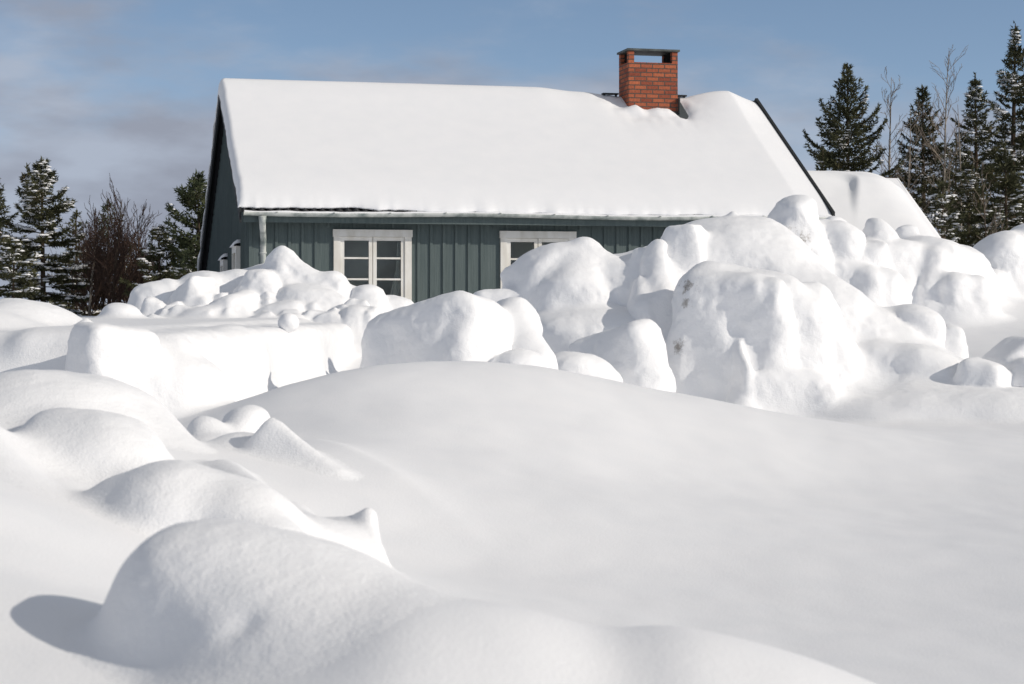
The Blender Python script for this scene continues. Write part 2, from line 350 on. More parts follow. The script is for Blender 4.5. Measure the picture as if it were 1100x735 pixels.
def heap(prims, lo, hi, h, things, base, k_ground=0.22, amp=(0.05, 0.018), seed=0, keep=0.0015, warp=(.12, 1.7), drape=.25):
    lo, hi = np.array(lo, float), np.array(hi, float); nn = np.ceil((hi - lo) / h).astype(int) + 1
    xs, ys, zs = [lo[i] + np.arange(nn[i]) * h for i in range(3)]
    gz = ground(*np.meshgrid(xs, ys, indexing='ij')); ddx, ddy = np.gradient(gz, h); sl = np.sqrt(1 + ddx ** 2 + ddy ** 2)
    Fv = np.full(tuple(nn), 9.0, np.float32)
    def box_of(p, m_):
        a = np.clip(((p.lo - m_ - lo) / h).astype(int), 0, nn); b = np.clip(np.ceil((p.hi + m_ - lo) / h).astype(int) + 1, 0, nn); return a, b
    def smin(a, b, k): hh = np.maximum(k - np.abs(a - b), 0) / k; return np.minimum(a, b) - hh * hh * k * 0.25
    for p in [q for q in prims if not hasattr(q, 'cut')]:
        a, b = box_of(p, p.k * 2 + 0.15)
        if (b <= a).any(): continue
        P = np.stack(np.meshgrid(xs[a[0]:b[0]], ys[a[1]:b[1]], zs[a[2]:b[2]], indexing='ij'), -1).reshape(-1, 3)
        d = p.sdf(P).reshape(tuple(b - a)).astype(np.float32); S = (slice(a[0], b[0]), slice(a[1], b[1]), slice(a[2], b[2]))
        Fv[S] = smin(Fv[S], d, p.k)
    for p in [q for q in prims if hasattr(q, 'cut')]:
        a, b = box_of(p, 0.15)
        P = np.stack(np.meshgrid(xs[a[0]:b[0]], ys[a[1]:b[1]], zs[a[2]:b[2]], indexing='ij'), -1).reshape(-1, 3)
        d = p.sdf(P).reshape(tuple(b - a)).astype(np.float32); S = (slice(a[0], b[0]), slice(a[1], b[1]), slice(a[2], b[2]))
        Fv[S] = -smin(-Fv[S], d, p.k)
    for q in range(len(zs) - 2, -1, -1) if drape < 5 else (): Fv[:, :, q] = np.minimum(Fv[:, :, q], Fv[:, :, q + 1] - drape * h)      # loose snow fills in under every lump
    gd = ((zs[None, None, :] - gz[:, :, None]) / sl[:, :, None]).astype(np.float32)
    Fv = smin(Fv, gd, k_ground)
    V, Q = surface_nets(Fv, lo, h); del Fv, gd
    def relax(V, it, lam=0.5):
        e = np.concatenate([Q[:, [0, 1]], Q[:, [1, 2]], Q[:, [2, 3]], Q[:, [3, 0]]]); e = np.concatenate([e, e[:, ::-1]])
        c = np.bincount(e[:, 0], minlength=len(V)).astype(float); c[c == 0] = 1
        for _ in range(it):
            V = V + lam * (np.stack([np.bincount(e[:, 0], V[e[:, 1], i], len(V)) for i in range(3)], 1) / c[:, None] - V)
        return V
    def normals(V):
        fn = np.cross(V[Q[:, 2]] - V[Q[:, 0]], V[Q[:, 3]] - V[Q[:, 1]])
        vn = np.stack([sum(np.bincount(Q[:, j], fn[:, i], len(V)) for j in range(4)) for i in range(3)], 1)
        return vn / np.maximum(np.linalg.norm(vn, axis=1), 1e-12)[:, None]
    V = relax(V, 3); Nn = normals(V)
    hgt = V[:, 2] - ground(V[:, 0], V[:, 1]); w = sstep(0.0, 0.25, hgt) * (0.45 + 0.55 * sstep(0.95, 0.3, Nn[:, 2]))
    wv = np.stack([fbm(V, warp[1], 2, seed + 200 + 7 * q) for q in range(3)], 1) * warp[0]
    V = V + wv * w[:, None] * np.array([1, 1, .6]); Nn = normals(V)
    disp = amp[0] * fbm(V, 2.3, 2, seed) + amp[1] * np.abs(fbm(V, 8.0, 3, seed + 50)) * 1.6
    V = V + Nn * (disp * w)[:, None]; V = relax(V, 1, 0.3); Nn = normals(V)
    fc = V[Q].mean(1); hf = fc[:, 2] - ground(fc[:, 0], fc[:, 1])
    best = np.full(len(fc), 0.10); who = np.zeros(len(fc), int); names = [base] + [q for q in things if q != base]
    for p in [q for q in prims if not hasattr(q, 'cut')]:
        m_ = ((fc > p.lo - 0.2) & (fc < p.hi + 0.2)).all(1)
        if not m_.any(): continue
        d = np.full(len(fc), 9.0); d[m_] = p.sdf(fc[m_]); t = d < best
        best[t] = d[t]; who[t] = names.index(p.who)
    ok = hf > keep
    e_ = np.concatenate([np.sort(Q[:, [0, 1]]), np.sort(Q[:, [1, 2]]), np.sort(Q[:, [2, 3]]), np.sort(Q[:, [3, 0]])]); ef = np.tile(np.arange(len(Q)), 4)
    od_ = np.lexsort((e_[:, 1], e_[:, 0])); e_, ef = e_[od_], ef[od_]; sm = (e_[1:] == e_[:-1]).all(1); fa_, fb_ = ef[:-1][sm], ef[1:][sm]
    for rnd_ in range(8):
        lab = np.arange(len(Q)); lk = (who[fa_] == who[fb_]) & ok[fa_] & ok[fb_]; a_l, b_l = fa_[lk], fb_[lk]
        while True:
            l2 = lab.copy(); np.minimum.at(l2, a_l, lab[b_l]); np.minimum.at(l2, b_l, lab[a_l]); l2 = l2[l2]
            if (l2 == lab).all(): break
            lab = l2
        cnt_ = np.bincount(lab, minlength=len(Q)); moved = False
        for i in range(len(names)):
            cs_ = np.unique(lab[ok & (who == i)])
            if len(cs_) < 2: continue
            big = cs_[np.argmax(cnt_[cs_])]
            for c_ in cs_:
                if c_ == big: continue
                mem = lab == c_; bt_m = np.concatenate([fb_[mem[fa_] & ~mem[fb_] & ok[fb_]], fa_[mem[fb_] & ~mem[fa_] & ok[fa_]]])
                if len(bt_m): who[mem] = np.bincount(who[bt_m]).argmax(); moved = True
                else: ok[mem] = False
        if not moved: break
    keepv = np.zeros(len(V), bool); keepv[Q[ok].ravel()] = True
    SURF.append(V[keepv]); V2 = V.copy(); out_ = ~keepv; V2[out_, 2] = np.minimum(V2[out_, 2], ground(V[out_, 0], V[out_, 1]) - 0.006)
    for i, nm in enumerate(names):
        sel_ = ok & (who == i)
        if sel_.sum() < 8: print('EMPTY PATCH', nm); continue
        kv_ = np.zeros(len(V), bool); kv_[Q[sel_].ravel()] = True; grow_ = sel_ | (~ok & kv_[Q].any(1))
        q = Q[grow_]; u, inv = np.unique(q, return_inverse=True); q = inv.reshape(-1, 4); vv = V2[u]
        lc = np.array([vv[:, 0].mean(), vv[:, 1].mean(), ground(np.array([vv[:, 0].mean()]), np.array([vv[:, 1].mean()]))[0]])
        kind, label, m_ = things[nm]
        o = obj(kind, vv, q, m_, smooth=True, loc=lc)
        o.data.normals_split_custom_set_from_vertices(Nn[u].tolist())
        tag(o, label, 'snow bank' if kind == 'snow_bank' else 'snow block', None if kind == 'snow_bank' else 'blocks and lumps of ploughed snow')

# --- the big heap in the middle
T = {'base': ('snow_bank', 'long heap of ploughed snow in the middle, sloping down to the right from its crest', STAINED),
     'b1': ('snow_block', 'long rounded snow block behind the dune, left end of the middle heap', SNOW),
     'b1b': ('snow_block', 'low lump of snow half buried between dune and the long rounded block', SNOW),
     'b2': ('snow_block', 'wedge of snow with a flat shaded front beside the tall upright lump', SNOW),
     'b3': ('snow_block', 'upright snow lump with a bright right side, left of the biggest stained block', SNOW),
     'b4': ('snow_block', 'tilted oval snow lump hiding the bottom of the second white window', SNOW),
     'b5': ('snow_block', 'large domed snow hump just right of the second white window', SNOW),
     'b6': ('snow_block', 'fluted snow pinnacle between the domed hump and the heap crest', SNOW),
     'b7': ('snow_block', 'small square snow block on the heap crest below the roof gutter', SNOW),
     'b7s': ('snow_block', 'little pointed snow cone on top of the middle heap', SNOW),
     'b8': ('snow_block', 'biggest block of snow, its flat front brown-specked near the left edge', STAINED),
     'b8l': ('snow_block', 'bulging snow lump at the foot of the biggest stained block', SNOW),
     'b8r': ('snow_block', 'rounded snow shoulder on the right of the biggest stained block', SNOW),
     'b8k': ('snow_block', 'small snow knob set in the upper right of the biggest block', SNOW),
     'r1': ('snow_block', 'snow lump sticking out of the right flank of the middle heap, uppermost there', SNOW),
     'r2': ('snow_block', 'tiny round snow cap low on the right flank, just right of the protruding lump', SNOW),
     'r3': ('snow_block', 'broad smooth snow block at the right foot of the middle heap', SNOW),
     'r4': ('snow_block', 'rounded snow boulder with a shaded left end, lying right of the middle heap', SNOW),
     'r5': ('snow_block', 'tilted snow slab at the right edge behind the rounded boulder', SNOW),
     'r6': ('snow_block', 'snow lump cut by the right edge of the photo beside the rounded boulder', SNOW),
     'r7': ('snow_block', 'snow lump with a bright curved right end below the middle heap flank', SNOW)}
heap([
    C_('base', (650, 352, 20.8), 44, (760, 322, 20.9), 66, .3), C_('base', (760, 314, 21), 70, (802, 322, 21), 80, .3), E_('base', 625, 362, 20.0, 80, 34, .7, -4, k=.25),
    C_('base', (800, 324, 21), 80, (878, 366, 20.4), 64, .3), C_('base', (878, 366, 20.4), 64, (1020, 414, 19.9), 32, .3), C_('base', (880, 405, 19.6), 42, (965, 432, 19.3), 22, .3), C_('base', (745, 266, 21), 20, (812, 264, 21.1), 22, .25), C_('base', (518, 324, 20.2), 13, (575, 328, 20.3), 18, .15), C_('base', (704, 330, 20.4), 24, (716, 405, 19.7), 22, .2),
    B_('b1', 470, 366, 16.4, 70, 40, .38, -14, -30, -8, .16, .62), E_('b1', 548, 362, 16.8, 32, 44, .34, 10, k=.10), C_('b1', (494, 326, 16.4), 13, (500, 388, 16.1), 22, .12), C_('b1', (552, 334, 16.7), 12, (572, 388, 16.4), 20, .08),
    E_('b1b', 556, 394, 16.0, 30, 20, .25, -6, k=.06), E_('b2', 624, 404, 17.8, 42, 26, .30, 12, k=.2), B_('b3', 664, 392, 18.45, 52, 38, .20, -18, -42, -8, .12, .75), C_('b3', (692, 356, 18.4), 14, (700, 400, 18.2), 20, .08),
    E_('b4', 580, 289, 20.5, 44, 23, .34, -26, k=.07), C_('b5', (626, 270, 20.5), 14, (616, 322, 20.2), 40, .14), C_('b5', (630, 276, 20.5), 15, (668, 312, 20.4), 34, .14), C_('base', (665, 305, 20.9), 32, (720, 300, 21), 38, .2),
    C_('b6', (708, 267, 20.2), 10, (710, 322, 19.85), 19, .07), C_('b6', (689, 274, 20.3), 8, (684, 320, 20.1), 16, .1), C_('b6', (688, 302, 19.95), 7, (693, 330, 19.7), 13, .05), C_('b6', (727, 280, 20.3), 10, (726, 330, 20), 20, .08),
    B_('b7', 737, 253, 20.4, 18, 11, .2, -8, -24, 0, .06, .55), C_('b7s', (787, 230, 21), 3, (789, 246, 21), 12, .06),
    B_('b8', 781, 376, 19.35, 56, 80, .55, 4, -18, -9, .14, .48), C_('b8', (760, 300, 19.4), 20, (815, 312, 19.4), 22, .15), C_('b8l', (818, 416, 18.75), 24, (868, 424, 18.8), 27, .07), C_('b8l', (800, 420, 18.7), 14, (798, 446, 18.6), 22, .07),
    C_('b8r', (842, 314, 19.25), 18, (864, 345, 19.15), 22, .14), C_('b8r', (864, 345, 19.15), 22, (868, 380, 19.2), 22, .14), C_('base', (870, 330, 19.5), 28, (890, 400, 19.3), 34, .2), E_('b8k', 834, 314, 18.9, 13, 15, .15, 0, k=.10),
    CUT(846, 350, 18.62, 8, 18, .08, -8, k=.12), CUT(812, 386, 18.72, 8, 14, .09, 14, k=.10), CUT(838, 374, 18.72, 7, 9, .07, k=.08), C_('b8', (793, 368, 18.75), 3, (805, 398, 18.6), 6, .05),
    E_('r1', 985, 345, 20.3, 24, 17, .3, 14, k=.08), C_('base', (960, 352, 20.4), 20, (985, 352, 20.3), 14, .15), E_('r2', 1020, 357, 20.5, 14, 9, .16, k=.05), E_('r3', 992, 404, 19.5, 48, 34, .45, 18, k=.18), E_('r7', 944, 394, 19.6, 26, 26, .3, 26, k=.16),
    E_('base', 1070, 446, 18.9, 120, 30, .9, 0, k=.3), E_('base', 950, 450, 18.9, 90, 26, .8, 0, k=.3),
    B_('r4', 1055, 404, 19.0, 25, 17, .24, 12, -28, 0, .05, .75), C_('base', (1040, 420, 19.2), 14, (1090, 424, 19.2), 18, .15), B_('r5', 1086, 384, 19.6, 28, 12, .28, -34, 15, 0, .06, .8), E_('r6', 1104, 406, 19.2, 26, 22, .3, -20, k=.06)],
    (-1.8, 15.2, -.15), (6.2, 23.6, 2.55), 0.030, T, 'base', .2, (.045, .018), 3, warp=(.09, 1.7), drape=.14)

# --- heap behind, on the right
T = {'base': ('snow_bank', 'lumpy bank of snow in front of the snow-covered outbuilding roof', SNOW),
     'c1': ('snow_block', 'tall upright snow block with brown dirt, in front of the dark roof edge', STAINED),
     'c2': ('snow_block', 'round snow lump just right of the tall dirty upright block', SNOW),
     'c3': ('snow_block', 'pointed snow lump below the drift fold of the outbuilding roof', SNOW),
     'c3b': ('snow_block', 'smallest round snow lump below the outbuilding roof', SNOW),
     'c4': ('snow_block', 'broadest snow block of the back right heap, with a fluted shaded front', SNOW),
     'c5': ('snow_block', 'slanting snow slab left of the broadest back block', SNOW),
     'c6': ('snow_block', 'twin-humped snow lump in front of the slanting slab', SNOW),
     'c7': ('snow_block', 'two-lobed snow lump at the right foot of the broadest back block', SNOW),
     'c8': ('snow_bank', 'rounded snow bank under the spruces at the right edge', SNOW)}
heap([
    C_('base', (845, 290, 25.2), 36, (930, 300, 25.4), 38, .3), C_('base', (930, 296, 25.2), 40, (1030, 300, 25.2), 36, .3), C_('base', (880, 285, 24.4), 26, (960, 285, 24.5), 28, .25),
    B_('c1', 855, 250, 24.0, 25, 35, .30, -3, -22, 0, .1, .8), E_('c1', 855, 226, 24, 25, 14, .3, -6, k=.1), C_('c1', (846, 232, 23.8), 9, (842, 268, 23.7), 14, .06), C_('c1', (870, 236, 23.9), 8, (872, 270, 23.8), 12, .06), E_('c2', 901, 258, 24.1, 20, 22, .26, 10), E_('c2', 886, 254, 24.3, 18, 20, .22, k=.1), E_('c2', 897, 248, 24.6, 18, 16, .2, k=.1), C_('base', (880, 268, 24.5), 22, (885, 300, 24.3), 30, .15),
    E_('c3', 943, 254, 24.6, 17, 17, .22, 18, -30, k=.12), E_('c3', 938, 246, 24.7, 10, 11, .15, k=.1), E_('c3b', 978, 250, 25.0, 11, 9, .13, k=.05),
    E_('c4', 1004, 292, 24.8, 50, 38, .5, 12), C_('c4', (975, 280, 24.5), 20, (968, 310, 24.2), 16, .08), C_('c4', (1000, 282, 24.4), 16, (997, 314, 24.1), 14, .06),
    B_('c5', 922, 276, 24.2, 26, 12, .3, -20, 20, 0, .08, .9), E_('c6', 930, 303, 23.8, 20, 19, .3, k=.15), E_('c6', 952, 306, 23.9, 16, 18, .24, k=.12), E_('base', 900, 300, 23.9, 30, 24, .3),
    E_('c7', 1026, 307, 24.1, 17, 14, .24, k=.14), E_('c7', 1048, 308, 24.2, 17, 13, .24, k=.12),
    E_('c8', 1078, 282, 26.2, 36, 34, .5, 10), E_('c8', 1120, 275, 26.5, 50, 38, .6), E_('c8', 1066, 304, 25.6, 20, 16, .25, k=.08)],
    (2.9, 22.6, .5), (8.2, 28.2, 2.9), 0.034, T, 'base', .2, (.06, .02), 21)

# --- heap before the house corner
T = {'base': ('snow_bank', 'heap of broken snow piled before the left corner of the house', SNOW),
     'd1': ('snow_block', 'pointed snow cone under the downspout, peak of the heap by the house corner', SNOW),
     'd2': ('snow_block', 'flat-topped snow lump below the dark gable wall', SNOW),
     'd3': ('snow_block', 'tilted snow block with a broad pale face, below the dark gable wall', SNOW),
     'd4': ('snow_block', 'long low snow block at the left end of the heap by the house corner', SNOW),
     'd5': ('snow_block', 'small bright triangular snow wedge at the foot of the heap by the house corner', SNOW),
     'd6': ('snow_block', 'lone rounded snow lump in front of the brown thicket', SNOW),
     'd7': ('snow_block', 'rounded snow lump between the flat-topped lump and the pointed cone', SNOW),
     'd8': ('snow_block', 'square-faced snow block left of the pointed snow cone', SNOW),
     'd9': ('snow_block', 'snow lump in the middle front of the heap by the house corner', SNOW),
     'd10': ('snow_block', 'snow lump just below the left edge of the first white window', SNOW),
     'd11': ('snow_block', 'rounded snow lump below the middle of the first white window', SNOW),
     'd12': ('snow_block', 'little snow lump on the flat bank below the first white window', SNOW)}
prd = [
    C_('base', (175, 338, 25.4), 20, (300, 334, 25.8), 34, .3), C_('base', (300, 328, 25.8), 38, (405, 346, 25.8), 26, .3), C_('base', (230, 325, 25.9), 24, (300, 318, 26), 34, .3),
    C_('d1', (302, 276, 25.6), 12, (306, 322, 25.5), 36, .12), C_('d1', (312, 282, 25.6), 10, (345, 318, 25.4), 20, .1), E_('d2', 224, 309, 25.6, 33, 18, .42, 4), C_('base', (330, 318, 25.9), 28, (430, 346, 25.8), 14, .2), B_('d3', 211, 314, 25.1, 17, 13, .2, -26, -30, 0, .06, .4),
    C_('d4', (155, 318, 25.3), 12, (182, 312, 25.4), 13, .1), C_('d5', (188, 332, 24.4), 4, (190, 346, 24.4), 12, .04), E_('d6', 130, 336, 23.4, 19, 11, .3, k=.06),
    E_('d7', 255, 304, 25.6, 18, 14, .24), B_('d8', 278, 307, 25.2, 16, 17, .22, -3, 0, 0, .05, .5), E_('d9', 244, 330, 24.6, 24, 13, .26, -18, k=.06), E_('d9', 262, 322, 24.8, 14, 10, .2, k=.05),
    E_('d10', 356, 304, 25.5, 18, 13, .25, k=.08), E_('d11', 393, 316, 25.4, 17, 10, .22, k=.06), E_('d12', 380, 334, 24.3, 12, 6, .14, k=.04), E_('base', 340, 322, 25.0, 40, 14, .35, 14), E_('base', 300, 334, 24.6, 26, 10, .25, -14, k=.07), E_('base', 215, 338, 24.4, 26, 8, .24, -10, k=.06), E_('base', 420, 332, 25.6, 26, 14, .3)]
rs = np.random.default_rng(4)
for i in range(60):
    x_ = rs.uniform(165, 400); y_ = 343 - rs.uniform(0, 1) ** 1.4 * (30 if 200 < x_ < 350 else 18); r_ = rs.uniform(3.5, 8.5)
    prd.append(B_('base', x_, y_, 24.2 + (343 - y_) * .035, r_ * 1.3, r_ * .8, rs.uniform(.06, .13), rs.uniform(-45, 45), rs.uniform(-40, 40), 0, .035, rs.uniform(.4, .8)))
heap(prd, (-5.8, 21.2, .2), (-.3, 27.8, 2.25), 0.026, T, 'base', .10, (.035, .02), 33, warp=(.09, 2.4), drape=.5)

# --- flat cut bank on the left, with the mounds at its near end
T = {'base': ('snow_bank', 'flat-topped bank of deep snow with a sunlit cut face, left of the middle heap', SNOW),
     'l1': ('snow_bank', 'smooth snow mound in front of the spruces at the left edge', SNOW),
     'l1s': ('snow_block', 'small pointed bit of snow on the flat bank right of the smooth left mound', SNOW),
     'l2': ('snow_block', 'large boulder-like snow block with a shaded left side and bright right side', SNOW),
     'l3': ('snow_block', 'low rounded snow shoulder right of the boulder-like block', SNOW)}
wd = W1 - W0; yaw_w = -math.degrees(math.atan2(wd[0], wd[1])); wl = np.linalg.norm(wd)
tc_ = (W0 + W1) / 2 + wd / wl * 0.5 + np.array([-wd[1], wd[0]]) / wl * 0.62
heap([
    Prim('b', 'base', .12, c=np.array([tc_[0], tc_[1], .55]), r=(.62, wl / 2 + 0.8, .52), M=rotm(0, yaw_w), round=.3),
    C_('base', (262, 376, 15.6), 18, (245, 425, 15.0), 26, .25),
    E_('l1', 28, 352, 16.5, 62, 30, .7, 6), E_('l1', -40, 372, 15.5, 90, 42, .9), C_('l1s', (93, 343, 16), 3, (92, 352, 16), 9, .05),
    B_('l2', 118, 398, 12.9, 28, 50, .26, 4, -48, -6, .08, .5), E_('l2', 135, 402, 13.1, 40, 44, .35, 10, k=.1), E_('l3', 188, 414, 13.3, 50, 36, .42, 14), E_('l3', 215, 425, 13.4, 30, 30, .3)],
    (-5.6, 11.6, .1), (-.9, 26.6, 1.75), 0.034, T, 'base', .14, (.04, .02), 45, warp=(.05, 1.6), drape=.12)

heap([E_('base', 310, 347, 18.4, 11.5, 11, .10, 10, k=.03)], (-2.45, 18.1, .9), (-1.8, 18.75, 1.4), 0.012, {'base': ('snow_block', 'lone round snowball on the edge of the flat-topped bank', SNOW)}, 'base', .03, (.01, .004), 5, warp=(.02, 5.0), drape=9)

# --- bank in the left foreground
T = {'base': ('snow_bank', 'big smooth snow mound at the left edge of the foreground', SNOW),
     'l5': ('snow_block', 'domed snow hump lying against the big smooth left mound', SNOW),
     'l6': ('snow_block', 'small split snow lump at the far end of the foreground bank', SNOW),
     'l6b': ('snow_block', 'little bright snow chip beside the small split lump', SNOW),
     'l7': ('snow_block', 'long slanting snow block with a bright face beside the smooth dune', SNOW),
     'l8': ('snow_block', 'broad snow hump with a dark shadow on its left, behind the nearest hump', SNOW),
     'l9': ('snow_block', 'nearest large snow hump, casting a long oval shadow to the left', SNOW),
     'l10': ('snow_block', 'sharp white snow fin standing at the right end of the foreground bank', SNOW),
     'l11': ('snow_block', 'tiny snow spike on the ridge left of the sharp fin', SNOW)}
heap([
    E_('base', 62, 505, 9.2, 145, 106, .9, 12, k=.2), C_('base', (140, 470, 9.4), 32, (195, 510, 9.0), 30, .2), E_('l5', 108, 520, 8.0, 72, 76, .42, 8, k=.05), E_('l5', 60, 500, 8.2, 40, 60, .4, 0, k=.2),
    C_('base', (-60, 520, 7.5), 80, (60, 640, 6.5), 60, .3), C_('base', (140, 566, 7.9), 72, (215, 616, 6.8), 62, .2), C_('base', (240, 520, 8.6), 26, (330, 600, 7.0), 40, .25), C_('base', (280, 596, 6.9), 34, (350, 650, 6.6), 20, .2),
    E_('l6', 266, 464, 10.6, 26, 28, .28, 14, k=.05), E_('l6b', 224, 463, 10.3, 20, 15, .12, 20, k=.03), E_('base', 238, 484, 10.2, 40, 20, .3, 10, k=.1),
    E_('l7', 262, 486, 9.5, 36, 22, .2, 4, k=.05), B_('l7', 330, 508, 9.25, 66, 22, .17, 32, -20, -30, .06, .55), E_('l7', 300, 490, 9.4, 32, 24, .2, 20, k=.06), E_('l8', 195, 562, 7.0, 90, 62, .38, 8, k=.06), E_('l8', 262, 570, 6.9, 52, 50, .3, 15, k=.10), E_('l8', 128, 560, 7.1, 40, 46, .3, -10, k=.08),
    E_('l9', 212, 690, 4.6, 106, 130, .34, 2, k=.05), E_('l9', 290, 712, 4.6, 110, 132, .40, 8, k=.12), E_('l9', 350, 752, 4.5, 150, 120, .5, 12, k=.22), E_('l9', 400, 790, 4.35, 170, 128, .5, 8, k=.25),
    C_('l9', (206, 642, 4.30), 7, (240, 684, 4.17), 10, .04), CUT(258, 676, 4.16, 16, 7, .05, -28, k=.03), C_('base', (300, 600, 6.6), 34, (380, 650, 6.4), 16, .2),
    C_('l10', (326, 582, 7.5), 16, (372, 626, 7.05), 13, .10), C_('l10', (358, 576, 7.45), 12, (398, 634, 7.0), 11, .10), C_('l10', (396, 552, 7.4), 5, (416, 638, 7.0), 8, .06), C_('l10', (345, 574, 7.5), 9, (394, 556, 7.4), 6, .06), E_('l10', 368, 594, 7.2, 36, 28, .22, 32, k=.10), C_('l11', (321, 548, 7.5), 4, (323, 572, 7.4), 13, .05)],
    (-2.9, 3.5, -.05), (.35, 11.8, 1.2), 0.02, T, 'base', .07, (.022, .010), 57, warp=(.10, 2.3), drape=.2)


# gritty stains on the two biggest blocks, found on their built surface
st = []
for (hp, x, y, rad, amt) in ((0, 737, 304, .17, .8), (0, 735, 324, .11, .6), (0, 725, 372, .13, .7), (0, 730, 412, .15, .3), (1, 858, 256, .22, .75), (1, 847, 244, .13, .45), (1, 866, 266, .16, .6)):
    surf = SURF[hp]; m_ = np.hypot(550 + F_PX * surf[:, 0] / surf[:, 1] - x, HOR + F_PX * (ZC - surf[:, 2]) / surf[:, 1] - y) < 4
    if m_.any(): st.append((surf[m_][np.argmin(surf[m_][:, 1])], rad, amt))
ST2 = make_snow('stained_snow', st)
for o in C.objects:
    if o.type == 'MESH' and o.data.materials and o.data.materials[0] == STAINED: o.data.materials[0] = ST2
# ------------------------------------------------------------------ house
TH = R(13.4456); X0, Y0, L_, D_ = -4.004, 28.837, 9.364, 3.468
ZG = 0.35; ZE, ZR = ZC + 1.506 - ZG, ZC + 3.683 - ZG          # eave and ridge height above the house ground
SL = (ZR - ZE) / D_; OH = 0.37; GO = 0.12                     # roof slope, eave overhang, gable overhang
BE = D_ * 2.55                                                # the back slope runs lower than the front
def roof_z(b): return ZE + SL * b if b <= D_ else ZR - SL * (b - D_)
house = empty('house', (X0, Y0, ZG), TH)
tag(house, 'low grey-green wooden house with deep snow on its roof', 'house')
mTeal, tt, tb = mat('painted_boards', (0.085, 0.135, 0.135), 0.75, 0.25)
nA, rA = noise_col(tt, tb, (0.088, 0.116, 0.116), (0.120, 0.150, 0.148), 3.0, 6, .3, .72, (9, 9, .5))
nB = N(tt, 'ShaderNodeTexNoise'); nB.inputs['Scale'].default_value = 60; nB.inputs['Detail'].default_value = 5
mB = N(tt, 'ShaderNodeMapping'); mB.inputs['Scale'].default_value = (1, 1, .06); cB = N(tt, 'ShaderNodeTexCoord')
tt.links.new(cB.outputs['Object'], mB.inputs['Vector']); tt.links.new(mB.outputs['Vector'], nB.inputs['Vector']); bump(tt, tb, nB.outputs['Fac'], .4, .01)
mDark, dt_, db_ = mat('dark_tarred_wood', (0.018, 0.02, 0.021), 0.7, 0.3)
noise_col(dt_, db_, (0.012, 0.014, 0.015), (0.03, 0.033, 0.034), 8, 5, stretch=(1, 6, 6))
mWhite, wt_, wb_ = mat('white_window_paint', (0.78, 0.76, 0.70), 0.5, 0.4)
noise_col(wt_, wb_, (0.66, 0.63, 0.56), (0.80, 0.78, 0.73), 7, 6, .3, .6, (1, 1, .4))
mGut, gt_, gb_ = mat('weathered_gutter_metal', (0.42, 0.45, 0.43), 0.5, 0.5)
noise_col(gt_, gb_, (0.20, 0.24, 0.23), (0.58, 0.60, 0.57), 6, 6, .32, .62)
mTile, _, _ = mat('dark_roof_sheet', (0.03, 0.031, 0.033), 0.55, 0.4)
mIn, _, _ = mat('dim_room_lining', (0.80, 0.76, 0.70), 0.9, 0.1)
mCurt, _, _ = mat('pale_curtain', (0.75, 0.73, 0.68), 0.9, 0.1)
mGlass, glt, glb = mat('window_glass', (0.6, 0.63, 0.62), 0.02, 0.5)
tr_ = N(glt, 'ShaderNodeBsdfTransparent'); tr_.inputs['Color'].default_value = (0.80, 0.83, 0.82, 1)
gl_ = N(glt, 'ShaderNodeBsdfGlossy'); gl_.inputs['Roughness'].default_value = 0.03; gl_.inputs['Color'].default_value = (.9, .9, .9, 1)
fr_ = N(glt, 'ShaderNodeFresnel'); fr_.inputs['IOR'].default_value = 1.5
mx_ = N(glt, 'ShaderNodeMixShader'); glt.links.new(fr_.outputs[0], mx_.inputs['Fac']); glt.links.new(tr_.outputs[0], mx_.inputs[1]); glt.links.new(gl_.outputs[0], mx_.inputs[2])
glt.links.new(mx_.outputs[0], glt.nodes['Material Output'].inputs['Surface'])

WL, WR, WF = GO, L_ - GO, OH                                   # wall planes
WB = BE - 0.25
WIN = [(1.418, 1.2), (4.015, 1.2)]; WZ1 = ZC + 1.265 - ZG; WZ0 = WZ1 - 1.17
# front wall with the two window holes, then the closed gable walls
m = MB(); zt = roof_z(WF) - .03
holes = [(a + .06, a + w - .06) for a, w in WIN]
xs_ = [WL] + [q for h_ in holes for q in h_] + [WR]
for i in range(0, len(xs_), 2): m.box(xs_[i], xs_[i + 1], WF, WF + .1, -.4, zt)
for a, b in holes: m.box(a, b, WF, WF + .1, -.4, WZ0 + .05); m.box(a, b, WF, WF + .1, WZ1 - .05, zt)
rr_ = random.Random(3)
a = WL + .02
while a < WR - .05:                                            # battens over the joints of the boards
    if not any(x - .12 < a < x + w + .08 for x, w in WIN): m.box(a, a + .042, WF - .024, WF + .002, -.4, zt - .002)
    else:
        m.box(a, a + .042, WF - .024, WF + .002, WZ1 + .03, zt - .002); m.box(a, a + .042, WF - .024, WF + .002, -.4, WZ0 - .03)
    a += .198 + rr_.uniform(-.006, .006)
fw = m.build('front_wall', mTeal, house); fw['label'] = 'grey-green board and batten wall under the eave'
m = MB()
poly = [(WF + .1, -.4), (WF + .1, zt), (D_, ZR - .06), (WB, roof_z(WB) - .05), (WB, -.4)]
m.prism(poly, lambda u, w, t: (t, u, w), WL, WL + .1); b = WF + .03
while b < WB - .1:
    m.box(WL - .022, WL + .002, b, b + .042, -.4, roof_z(b if b < D_ else b + .05) - .07); b += .2
m.build('gable_wall', mTeal, house)
m = MB(); m.prism(poly, lambda u, w, t: (t, u, w), WR - .1, WR); m.box(WL + .1, WR - .1, WB - .1, WB, -.4, roof_z(WB) - .06); m.build('far_wall', mTeal, house)
